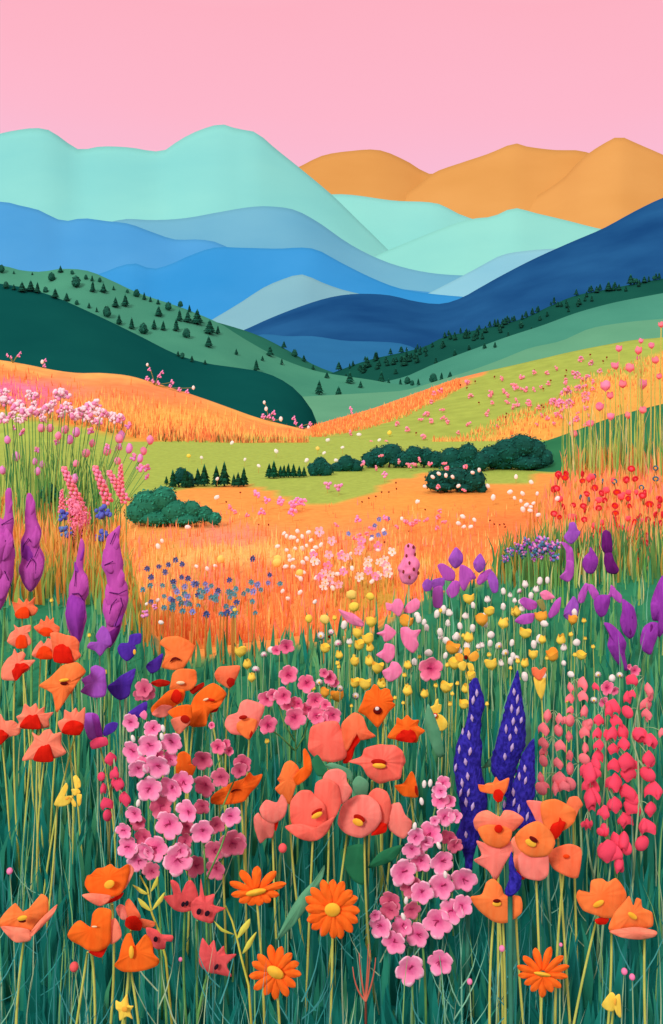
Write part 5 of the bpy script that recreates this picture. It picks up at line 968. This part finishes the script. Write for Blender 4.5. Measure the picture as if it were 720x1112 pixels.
rank(it, 'tiny dark seed head in the field, {o} in the {r}', ['upper row', 'lower row'])
# on the far slopes
it = [fld('pink_blossom', 'flower', 'pink blossoms on the right slope', x, y, R.uniform(2.0, 3.4), R.choice(DOT['h']), slope=True) for x, y in [(553,402),(566,409),(560,420),(570,423),(545,412),(580,405),(604,400),(615,412),(533,430),(530,447),(485,455),(432,460),(442,467),(471,428),(457,455),(510,430),(575,440),(548,425),(587,420),(540,463),(497,470),(420,480),(460,475),(380,470),(404,488)]+[(455+R.random()*190, 400+R.random()*62) for _ in range(60)] if y > H_rslope.ridge(x)+6]
rank(it, 'small pink blossom on the right slope, {o} in the {r}', ['upper row', 'lower row'])
it = [fld('white_blossom', 'flower', 'pale blossoms on the green field', x, y, R.uniform(1.8, 2.6), R.choice(DOT['w']+DOT['y']), .3) for x, y in [(205,495),(219,497),(266,499),(281,506),(252,481),(300,490),(345,487),(352,492),(333,500),(390,472),(372,486),(412,478),(423,470),(365,500),(236,520),(356,478)]]
rank(it, 'pale blossom on the light green field, {o} in the {r}', ['upper row', 'lower row'])
it = [fld('seed_head', 'seed head', 'brown seed heads on the right slope', x, y, 1.3, DOT['k'][0], slope=True, sw=.012) for x, y in [(478,423),(500,418),(516,414),(537,409),(580,402),(590,442),(588,440),(598,413),(615,402),(641,385),(655,392),(659,388),(430,460),(550,449),(549,453),(614,408),(520,437),(507,421),(590,422),(452,470)]]
rank(it, 'brown seed head on the right slope, {o} in the {r}', ['upper row', 'lower row'])
# pink and white sprays on the ridge line against the dark hill
def spray(label, px, py, pts):
    h = slope_hit(px, py); t = thing('blossom_spray', h, label, 'flower spray', 'pink sprays on the orange ridge')
    mb = MB(); d = h.y-.1
    for (x, y, r, w) in pts: mb.tube(bez(P(x, y, d), P((x+px)/2, y+2, d), h, 4), .02, .03, 4)
    mb.build('stem', S_OLV, t)
    for (x, y, r, w) in pts: inst('bloom', R.choice(DOT['w'] if w else DOT['p']), t, P(x, y, d-.05), r/F*d)
spray('pink and white blossom spray on the ridge below the steepest part of the dark hill', 168, 418, [(160,396,1.6,1),(162,401,2,0),(160,411,2.6,0),(166,414,2.2,0),(173,408,2.4,0),(176,404,2,0),(172,416,2.4,0),(187,415,2.6,0),(185,419,2,0),(195,423,2.4,0),(203,425,2.4,0),(210,421,2,1)])
spray('pink spray with a white tip near the foot of the dark hill', 292, 455, [(287,437,1.8,1),(289,444,2.2,1),(286,452,2.8,0),(292,452,2.6,0),(297,448,2.6,0),(297,455,2.2,0),(305,455,2.4,1)])
spray('small pink spray right above the notch of the orange ridge', 322, 463, [(319,454,2.4,0),(321,459,2.2,0),(327,463,2.4,0),(337,460,2.2,0),(335,464,1.8,1)])
spray('single pink blossom stalk on the orange ridge right of the notch', 381, 450, [(381,444,2.4,0),(382,448,1.6,0)])
spray('two white and lilac blossoms on the ridge near the left edge', 48, 399, [(46,393,2.2,1),(49,391,1.8,0),(48,397,2,0)])
spray('brown red seed spray on the ridge at the far left', 14, 394, [(8,386,2,0),(12,388,1.6,0),(20,386,2,0),(22,383,1.4,0)])

# ------------------------------------------------------------------ shrubs and trees
def crown_mesh(mb, balls, n, size, mi=0, nm=1, core=.86):
    """foliage: many small leaf faces through the volume of overlapping clumps (centre, radii)"""
    vol = [b[1][0]*b[1][2] for b in balls]; tot = sum(vol)
    for (c, r), v in zip(balls, vol):
        for _ in range(int(n*v/tot)):
            while True:
                q = Vector((R.uniform(-1,1), R.uniform(-1,1), R.uniform(-1,1)))
                if .45 < q.length < 1: break
            q = q.normalized()*(q.length**.4)*R.uniform(.92, 1.03)
            p = Vector(c)+Vector((q.x*r[0], q.y*r[1], q.z*r[2]))
            nrm = (q+Vector((R.uniform(-.6,.6), R.uniform(-.6,.6), R.uniform(-.3,.7)))).normalized()
            u = nrm.cross(Vector((R.uniform(-1,1), R.uniform(-1,1), R.uniform(-1,1)))).normalized(); w2 = nrm.cross(u); s = size*R.uniform(.7, 1.3)
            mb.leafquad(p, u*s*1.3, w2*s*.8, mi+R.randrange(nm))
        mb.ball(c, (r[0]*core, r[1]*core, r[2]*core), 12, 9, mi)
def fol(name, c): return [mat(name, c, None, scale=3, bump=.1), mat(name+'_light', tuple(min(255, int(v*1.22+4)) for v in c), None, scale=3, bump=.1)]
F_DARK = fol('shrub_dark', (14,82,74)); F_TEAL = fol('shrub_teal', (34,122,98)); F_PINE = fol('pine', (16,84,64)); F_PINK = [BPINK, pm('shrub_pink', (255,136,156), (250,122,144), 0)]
BARK = mat('bark', (70,50,40), (50,36,30), scale=12)
def shrub(label, py_base, balls, m=F_DARK, group='dark shrubs behind the orange field', name='shrub', cat='shrub', dens=1.0, d=None):
    """balls: (px, py, rx, ry) clumps; the shrub stands where its foot shows on the ground"""
    cx = sum(b[0] for b in balls)/len(balls); h = ground_hit(cx, py_base, 0, 8.5, 60) if d is None else Vector(((cx-360)/F*d, d, zg((cx-360)/F*d, d)))
    d = h.y; t = thing(name, h, label, cat, group)
    bs = []
    for (x, y, rx, ry) in balls:
        k = d/F; c = P(x, y, d+R.uniform(-.25, .25)*rx*k); bs.append((c, (rx*k, rx*k*.8, ry*k)))
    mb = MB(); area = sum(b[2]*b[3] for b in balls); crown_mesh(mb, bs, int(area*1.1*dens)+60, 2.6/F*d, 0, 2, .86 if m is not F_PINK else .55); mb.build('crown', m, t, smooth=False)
    mb = MB()
    for c, r in bs[:4]: mb.tube([h+Vector(((c.x-h.x)*.6, 0, -.05)), c], .05*d/40, .02*d/40, 5)
    mb.build('trunk', BARK, t)
shrub('largest dark green shrub, high domed, right of the shrub row before the hillock', 510, [(533,496,16,13), (552,490,20,16), (566,484,18,14), (580,490,15,16), (592,497,10,11), (545,502,20,9), (570,502,22,9)])
shrub('dark shrub with two round humps left of the largest shrub', 512, [(490,497,14,13), (508,493,13,13), (520,501,14,12), (500,505,24,9)])
shrub('dark shrub with pink blossom beside it, in the middle of the shrub row', 508, [(450,494,12,11), (462,496,11,11), (474,499,11,10), (440,498,11,9)])
shrub('dark round shrub third from the left in the shrub row', 508, [(425,492,14,12), (412,496,14,12), (401,499,10,9), (435,500,14,8)])
shrub('small dark shrub of three humps, second from the left in the shrub row', 512, [(376,503,10,10), (386,506,10,8), (366,508,8,7)])
shrub('small dark shrub at the left end of the shrub row, taller than wide', 517, [(348,506,10,11), (354,510,9,9), (341,510,8,9)])
shrub('dark shrub hanging lower than the rest, dotted with white blossoms, flat bottomed', 535, [(475,520,14,11), (495,518,18,12), (515,520,14,12), (480,527,20,7), (507,528,18,7), (523,530,7,7)])
shrub('wide teal green bush left, trailing off in humps to the right', 572, [(160,548,20,18), (178,541,16,15), (150,556,16,14), (190,555,18,14), (208,553,12,11), (222,558,11,10), (233,563,9,8), (200,563,22,8), (170,562,24,10)], F_TEAL, 'teal bushes')
shrub('tiny dome shaped green bush on the left shoulder between tall stems', 538, [(54,533,9,8), (50,537,7,6), (59,537,7,6), (54,541,9,6)], F_TEAL, 'teal bushes', d=11)
shrub('pink flowering shrub among the snapdragons at the left', 590, [(82,553,13,14), (84,570,12,18), (78,545,9,8), (90,562,9,14)], F_PINK, 'pink shrubs', 'flowering_shrub', d=8.9)
shrub('round dark bush at the left end of the small conifers', 529, [(197,516,8,9), (203,519,8,8), (192,520,6,7), (207,524,6,5)])
# blossoms on the shrubs
def on_shrub(x, y):
    d = 33.9 if y > 503 and 455 < x < 534 else 41.6; q = P(x, y+4, d); q.y += .35; q.z += .02; return q
it = []
for x, y in cv(M3, 90,290, 127,245, 155,230, 187,238, 218,245, 245,287, 340,213, 310,225, 223,168): it.append(fld('white_blossom', 'flower', 'white blossoms before the dark shrubs', x, y, 2.3, DOT['w'][0], hit=on_shrub(x, y), sw=.004, stemkey='grn'))
rank(it, 'white blossom against the dark shrubs, {o} in the {r}', ['upper row', 'lower row'])
it = []
for x, y in cv(M3, 68,165, 40,190, 112,183, 155,290, 195,207, 280,200, 272,305, 180,185, 20,195)+cv(M2, 440,100, 525,65, 605,90, 680,105, 650,100, 540,150, 500,120, 200,150): it.append(fld('pink_blossom', 'flower', 'pink blossoms before the dark shrubs', x, y, 2.8, R.choice(DOT['h']), hit=on_shrub(x, y), sw=.004, stemkey='grn'))
rank(it, 'pink blossom against the dark shrubs, {o} in the {r}', ['upper row', 'lower row'])
# conifers
CONM = []
def conifer_mesh(seed, wide, mats):
    rr = random.Random(seed); mb = MB(); tiers = 6
    for k in range(tiers):
        z0 = .12+.86*k/tiers*.92; r = wide*(1-k/tiers)**.85*rr.uniform(.85, 1.1)+.03; h = .86/tiers*1.9; n = 11; vs = [(rr.uniform(-.02,.02), 0, min(1.0, z0+h))]
        for j in range(n*2):
            a = 2*PI*j/(n*2)+k; q = r*(1.05 if j % 2 else .72)*rr.uniform(.88, 1.12); vs.append((q*math.cos(a), q*math.sin(a), z0-(.045 if j % 2 else 0)+rr.uniform(-.02,.02)))
        vs.append((0, 0, z0+.04))
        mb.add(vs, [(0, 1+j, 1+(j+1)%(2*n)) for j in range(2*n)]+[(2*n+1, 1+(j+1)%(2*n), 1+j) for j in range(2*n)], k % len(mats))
    return mb.mesh('conifer_crown', mats)
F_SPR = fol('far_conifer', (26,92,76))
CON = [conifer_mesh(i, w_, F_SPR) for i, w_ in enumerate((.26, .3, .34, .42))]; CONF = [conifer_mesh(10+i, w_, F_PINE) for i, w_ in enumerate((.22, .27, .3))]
ROUND = []
for i in range(3):
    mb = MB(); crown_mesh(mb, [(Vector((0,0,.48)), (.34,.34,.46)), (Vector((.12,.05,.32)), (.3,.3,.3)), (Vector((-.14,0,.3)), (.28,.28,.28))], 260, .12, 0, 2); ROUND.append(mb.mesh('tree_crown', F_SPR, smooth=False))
mb = MB(); mb.tube([(0,0,-.04), (.01,0,.3), (0,0,.7)], .04, .015, 6); TRUNK = mb.mesh('trunk', BARK)
def tree(p, h, crown, name, cat, group):
    t = thing(name, p, None, cat, group)
    for nm, me in (('crown', crown), ('trunk', TRUNK)):
        o = bpy.data.objects.new(nm, me); COL.objects.link(o); o.parent = t; o.scale = (h*R.uniform(.9, 1.1), h, h); o.rotation_euler = (0, 0, R.uniform(0, 6))
    return t
def on_hill(hits, px, py):
    for h in hits:
        if py >= h.ridge(px)-.6: return h(px, py)
    return hits[-1](px, py)
def grove(cf, k, lst, hits, group, fmt, rows, roundp=.25):
    it = []
    for i in range(0, len(lst), 3):
        px, py = cf(lst[i], lst[i+1])[0]; hpx = lst[i+2]/k*(1.12 if hits[0] is not H_forest else .82); p = on_hill(hits, px, py+hpx*.5)
        rd = R.random() < roundp; it.append((tree(p, hpx/F*p.y, R.choice(ROUND if rd else CON), 'round_tree' if rd else 'conifer', 'tree', group), px, py))
    rank(it, fmt, rows)
T1 = C(0, 270, 3)
grove(T1, 3, [5,62,26, 45,75,12, 105,78,10, 197,65,22, 235,74,14, 280,88,16, 300,93,18, 325,100,16, 370,125,14, 415,137,12, 445,140,26, 470,152,24, 490,163,18, 515,172,16, 548,185,28, 588,178,20, 617,190,22], [H_left], 'trees on the skyline of the left green hill', 'dark tree on the left green hill skyline, {o}', None, .45)
grove(T1, 3, [168,90,28, 248,100,38, 302,120,34, 337,126,30, 376,172,32, 408,165,38, 517,202,32, 585,212,36, 612,218,36, 643,220,46, 502,242,32, 532,246,30, 574,247,38, 608,272,32, 683,252,44, 710,262,26, 680,300,34], [H_left], 'trees scattered on the left green hill', 'dark conifer on the left green hillside, {o} in the {r}', ['upper row', 'lower row'], .1)
grove(T1, 3, [20,115,24, 45,124,18, 72,122,32, 100,118,34, 122,124,34, 148,128,20, 180,145,30, 217,152,26, 250,170,16, 290,184,18, 315,194,16, 348,200,36, 388,228,32, 429,238,36, 467,254,36, 580,340,16, 594,346,20, 625,358,20, 668,368,14], [H_dark, H_left], 'trees along the crest of the dark hill', 'tree along the crest of the dark hill, {o}', None, .3)
T2 = C(200, 330, 3)
grove(T2, 3, [235,198,36, 170,155,20, 280,152,32, 325,128,22, 318,186,20, 390,176,20, 440,270,44, 503,290,42, 465,230,20, 540,238,36, 575,260,22, 255,175,16, 360,158,24, 420,205,16, 80,120,34, 25,178,22], [H_left, H_back], 'trees at the valley bottom of the left hill', 'dark tree near the valley bottom, {o} in the {r}', ['upper row', 'lower row'], .2)
T3 = C(350, 290, 1.946)
grove(T3, 1.946, [35,208,24, 65,203,16, 112,188,26, 95,200,30, 155,219,16, 173,198,26, 200,192,26, 218,172,18, 255,161,20, 280,144,24, 305,138,26, 327,135,22, 393,141,16, 442,131,16, 495,116,18, 570,90,18, 580,46,20, 605,40,26, 627,41,18, 652,22,28, 520,88,14, 460,107,14, 555,66,14, 690,24,16, 310,168,16, 240,196,18, 280,180,18, 375,128,14, 420,120,16, 475,98,16, 540,78,14, 670,30,14, 712,18,18]+[v for _ in range(96) for v in (lambda x: (x, 222-(x-25)*.29+R.uniform(-16,16)+(-14 if x>430 else 0), R.uniform(12,22)))(R.uniform(30,720))], [H_forest], 'trees of the right forest strip', 'dark conifer of the right forest strip, {o} in the {r}', ['highest row', 'second row', 'third row', 'lowest row'], .05)
grove(T3, 1.946, [125,232,26, 140,242,14, 165,242,14, 180,238,16, 203,242,14, 235,233,20, 252,231,18, 270,229,18, 343,165,12, 365,162,12, 45,212,14, 190,244,12], [H_mid], 'trees at the edge of the right green hill', 'small dark tree below the right forest, {o} of its row', None, .2)
it = []
for (x, y, h) in conv(M1, 4.235, 217,212,95, 275,205,85, 305,205,105, 360,205,100, 397,205,118, 440,208,62, 486,205,92, 235,212,60, 460,208,70, 160,215,90, 130,195,40): it.append((tree(ground_hit(x, y, 0, 12, 60), h/F*ground_hit(x, y, 0, 12, 60).y, R.choice(CONF), 'conifer', 'conifer', 'small conifers at the left of the field'), x, y))
rank(it, 'pointed dark conifer at the far field edge, {o} of eleven')
it = []
for (x, y, h) in conv(M2, 4.235, 10,168,70, 32,168,85, 62,165,58, 78,165,62, 98,165,68, 122,165,66, 148,165,56, 170,163,52): it.append((tree(ground_hit(x, y, 0, 12, 60), h/F*ground_hit(x, y, 0, 12, 60).y, R.choice(CONF), 'conifer', 'conifer', 'small conifers left of the shrub row'), x, y))
rank(it, 'small dark conifer just left of the shrubs, {o}')
# ------------------------------------------------------------------ grass
def gm(name, c): return mat(name, c, None, scale=9, bump=0, rough=0.8, spec=0.1)
def grass(name, label, mats, blades):
    mb = MB()
    for (b, tip, bend, w_, mi, seg) in blades: mb.blade(b, tip, bend, w_, mi, seg)
    o = mb.build(name, mats); tag(o, label, 'grass', kind='stuff'); return o
def gblade(x, y, h, w_, mi, lean=.18, seg=3):
    b = Vector((x, y, zg(x, y)-.015)); l = R.gauss(0, lean)*h; t = b+Vector((l, R.gauss(0, lean*.6)*h, h))
    return (b, t, Vector((-l*.7+R.gauss(0, .05)*h, R.gauss(0, .05)*h, h*.08)), w_, mi, seg)
MG = [gm('grass_deep_teal', (20,128,118)), gm('grass_teal', (30,142,128)), gm('grass_sea_green', (46,152,126)), gm('grass_green', (72,164,120)), gm('grass_leaf_green', (92,176,122)), gm('grass_bright', (118,184,120)), gm('grass_dark_green', (36,122,96))]  # last tone is a darker green, mixed among the blades at random
bl = []
for _ in range(7600):
    py = R.uniform(600, 1290); d = 1925/(py-400); d += R.uniform(-.06, .06)
    if d < 2.15: continue
    px = R.uniform(-150, 870); e, l, r = edge(px)
    if d > e+.5*(1-l)*(1-r) or d > 9.4: continue
    if l > .3 and d > 7.9 and R.random() < .8: continue
    if py < interp(BOUND, px)+6 and R.random() < .88 and px < 300: continue
    if d < 3.3 and R.random() < .62: continue
    h = R.uniform(.08, .20) if d < 2.7 else R.uniform(.12, .28) if d < 4.5 else R.uniform(.12, .26) if d < 6.2 else R.uniform(.10, .24)
    q = d+R.gauss(0, .5)
    mi = R.choice([0,0,0,1,1,2]) if q < 3.0 else R.choice([0,1,1,2,2,3,6]) if q < 3.9 else R.choice([1,2,3,3,4,6,6]) if q < 5.2 else R.choice([3,3,4,4,5,6,6])
    bl.append(gblade((px-360)/F*d, d, h, R.uniform(.016, .036), mi, .09))
grass('meadow_grass', 'dense teal and green meadow grass under the flowers', MG, bl)
TG = [gm('stalk_mint', (130,200,170)), gm('stalk_sky', (70,162,160)), gm('stalk_straw', (206,216,138)), gm('stalk_fresh', (140,196,118)), gm('stalk_pale', (170,206,164)), gm('stalk_teal', (46,146,140))]
bl = []
for _ in range(950):
    py = R.uniform(610, 1260); d = 1925/(py-400)
    if d < 2.2: continue
    px = R.uniform(-120, 840); e, l, r = edge(px)
    if d > min(e, 8.6)-.2: continue
    h = R.uniform(.2, .42) if d < 3 else R.uniform(.25, .55) if d < 4.6 else R.uniform(.2, .42)
    mi = R.choice([0,1,1,5,5,4,3]) if d < 3.1 else R.choice([0,1,2,3,3,4,5]) if d < 4.4 else R.choice([0,2,3,3,4,3])
    bl.append(gblade((px-360)/F*d, d, h, R.uniform(.0034, .0064)*(d/3)**.5, mi, .07, 4))
for _ in range(60):                         # forked stalks near the front
    d = R.uniform(2.25, 3.1); px = R.uniform(-80, 800); x = (px-360)/F*d; h = R.uniform(.2, .42); b = Vector((x, d, zg(x, d)-.01)); mi = R.choice([0,1,1,5,4]); k = R.uniform(.3, .6)
    bl.append((b, b+Vector((R.gauss(0,.02), 0, h)), Vector((R.gauss(0,.02),0,0)), .005, mi, 4))
    for s in (-1, 1, R.choice([-1, 1])):
        f = b+Vector((0, 0, h*k)); tp = f+Vector((s*R.uniform(.03, .11), R.gauss(0,.02), R.uniform(.08, .2))); bl.append((f, tp, Vector((s*.02, 0, -.02)), .004, mi, 4)); k += .12
grass('tall_grass', 'thin pale stalks and forked blades rising from the meadow grass', TG, bl)
GG = [gm('grass_gold', (238,172,76)), gm('grass_amber', (246,196,104)), gm('grass_ochre', (226,142,62)), gm('grass_olive', (186,178,84)), gm('grass_peach', (250,156,112)), gm('grass_lime', (150,180,86))]
bl = []
for _ in range(4200):
    d = R.uniform(6.4, 12.2); px = R.uniform(-180, 190); e, l, r = edge(px)
    if d < 7.4 and 1925/d+HY > interp(BOUND, px)+8: continue
    if d > e: continue
    bl.append(gblade((px-360)/F*d, d, R.uniform(.22, .46)*(1 if d < 9.5 else .55), R.uniform(.012, .03), R.choice([0,0,1,1,2,3,4] if d > 8.2 else [0,2,3,5,5]), .1))
grass('golden_grass', 'tall golden grass behind the purple lupins at the left', GG, bl)
RG = [gm('grass_vermilion', (254,158,106)), gm('grass_tangerine', (255,182,108)), gm('grass_rose', (253,152,134)), gm('grass_olive_gold', (206,166,76)), gm('grass_moss', (112,160,84)), gm('grass_sage', (84,146,86))]
bl = []
for _ in range(4800):
    d = R.uniform(8.0, 13.9); px = R.uniform(535, 920); e, l, r = edge(px)
    if d > e+.2: continue
    mi = R.choice([4,5,5,4,3]) if d < 9.1+R.gauss(0,.2) else R.choice([3,4,4,3,1]) if d > 13.2 else R.choice([0,0,1,1,1,2,3])
    bl.append(gblade((px-360)/F*d, d, R.uniform(.08, .2) if 9.1 < d < 13 else R.uniform(.2, .42), R.uniform(.014, .034), mi, .1))
grass('orange_bank_grass', 'orange and moss green grass on the bank at the right', RG, bl)
OG = [gm('field_orange', (255,170,92)), gm('field_deep_orange', (252,146,86)), gm('field_pale_gold', (255,212,128)), gm('field_rust', (236,138,86)), gm('field_salmon', (254,160,140)), gm('field_olive', (206,182,92))]
bl = []
for _ in range(8500):
    py = R.uniform(548, 705); px = R.uniform(20, 720); d = 4675/(py-400)
    p = 1.0 if py > 582 else .55 if (px < 290 or 430 < px < 540) and py > 556 else .10
    if R.random() > p: continue
    x = (px-360)/F*d
    if zg(x, d) > FZ+.6: continue
    ch = [0,0,1,1,2,3,4]
    if blob(px, py, 225, 584, 60, 16) > .4: ch = [4,4,4,0,1]
    elif blob(px, py, 255, 606, 90, 12) > .4: ch = [2,2,2,0]
    elif blob(px, py, 398, 650, 40, 22) > .4: ch = [5,5,3,0]
    elif blob(px, py, 240, 650, 60, 30) > .4: ch = [5,1,3,4,0]
    nn = noise.noise(Vector((x*.45, d*.3, 3)))
    if nn > .22: ch = [2,2,0,5]
    elif nn < -.25: ch = [4,0,3,1]
    bl.append(gblade(x, d, R.uniform(.14, .4)*(1 if py > 575 else .7), R.uniform(.018, .04), R.choice(ch), .08, 2))
grass('orange_field_grass', 'orange flowering grass of the field in the middle distance', OG, bl)
LG = [gm('slope_rust', (226,124,76)), gm('slope_orange', (252,154,84)), gm('slope_gold', (252,206,112)), gm('slope_pink', (244,134,170)), gm('slope_dark', (110,104,56))]
bl = []
for _ in range(3600):
    px = R.uniform(-150, 336); rdg = H_lslope.ridge(px); b_ = interp(LB, px); u = R.random(); py = rdg+3+(b_-rdg+2)*(u**.45)
    p = H_lslope(px, py); k = (py-rdg)/max(4, b_-rdg); h = R.uniform(.25, .7)*(.5 if k < .15 else 1)
    mi = R.choice([0,1,1,2] if noise.noise(p*.12) < .1 else [2,2,1]) if k < .55 else R.choice([1,2,2,2,0]) if k < .9 else R.choice([0,0,1,2,4])
    if px < 62 and .4 < k < 1 and R.random() < .7: mi = 3
    if k < .3 and px > 60 and R.random() < .6: continue
    l = R.gauss(0, .06); bl.append((p-Vector((0,0,.05)), p+Vector((l, 0, h)), Vector((0,0,0)), R.uniform(.05, .11), mi, 2))
for _ in range(4600):
    px = R.uniform(340, 900); rdg = H_rslope.ridge(px)
    if R.random() < .42:
        px = R.uniform(338, 500); py = R.uniform(H_rslope.ridge(px)+2, interp(RB, px)+4); mi = R.choice([0,1,1,1,2])
    else:
        px = R.uniform(470, 900); y0 = interp([(440,512),(500,476),(540,455),(600,436),(640,408),(720,384)], px); py = y0+abs(R.gauss(0, 18)); mi = R.choice([2,2,1,2,0]); py = min(py, 486-8*R.random())
    p = H_rslope(px, py); l = R.gauss(0, .06); bl.append((p-Vector((0,0,.05)), p+Vector((l, 0, R.uniform(.12, .42))), Vector((0,0,0)), R.uniform(.05, .11), mi, 2))
grass('slope_grass', 'rust and gold grass tufts on the flower slopes below the dark hill', LG, bl)

SG = [gm('stalk_leaf', (110,178,84)), gm('stalk_lime', (168,204,104)), gm('stalk_dark_leaf', (62,134,76)), gm('stalk_cream', (226,224,150))]
bl = []
for _ in range(330):
    d = R.uniform(9.6, 11.8); px = R.uniform(-170, 128); bl.append(gblade((px-360)/F*d, d, R.uniform(.45, 1.0), R.uniform(.014, .024), R.choice([0,0,1,2,2]), .09))
for _ in range(210):
    d = R.uniform(12.4, 13.6); px = R.uniform(612, 900); bl.append(gblade((px-360)/F*d, d, R.uniform(.4, 1.25), R.uniform(.014, .024), R.choice([1,3,1,0]), .07))
for _ in range(260):
    d = R.uniform(7.4, 9.2); px = R.uniform(585, 880); bl.append(gblade((px-360)/F*d, d, R.uniform(.25, .5), R.uniform(.01, .018), R.choice([0,1,1,3]), .06))
grass('flower_stalks', 'upright green and straw coloured stalks among the tall flowers at both edges', SG, bl)
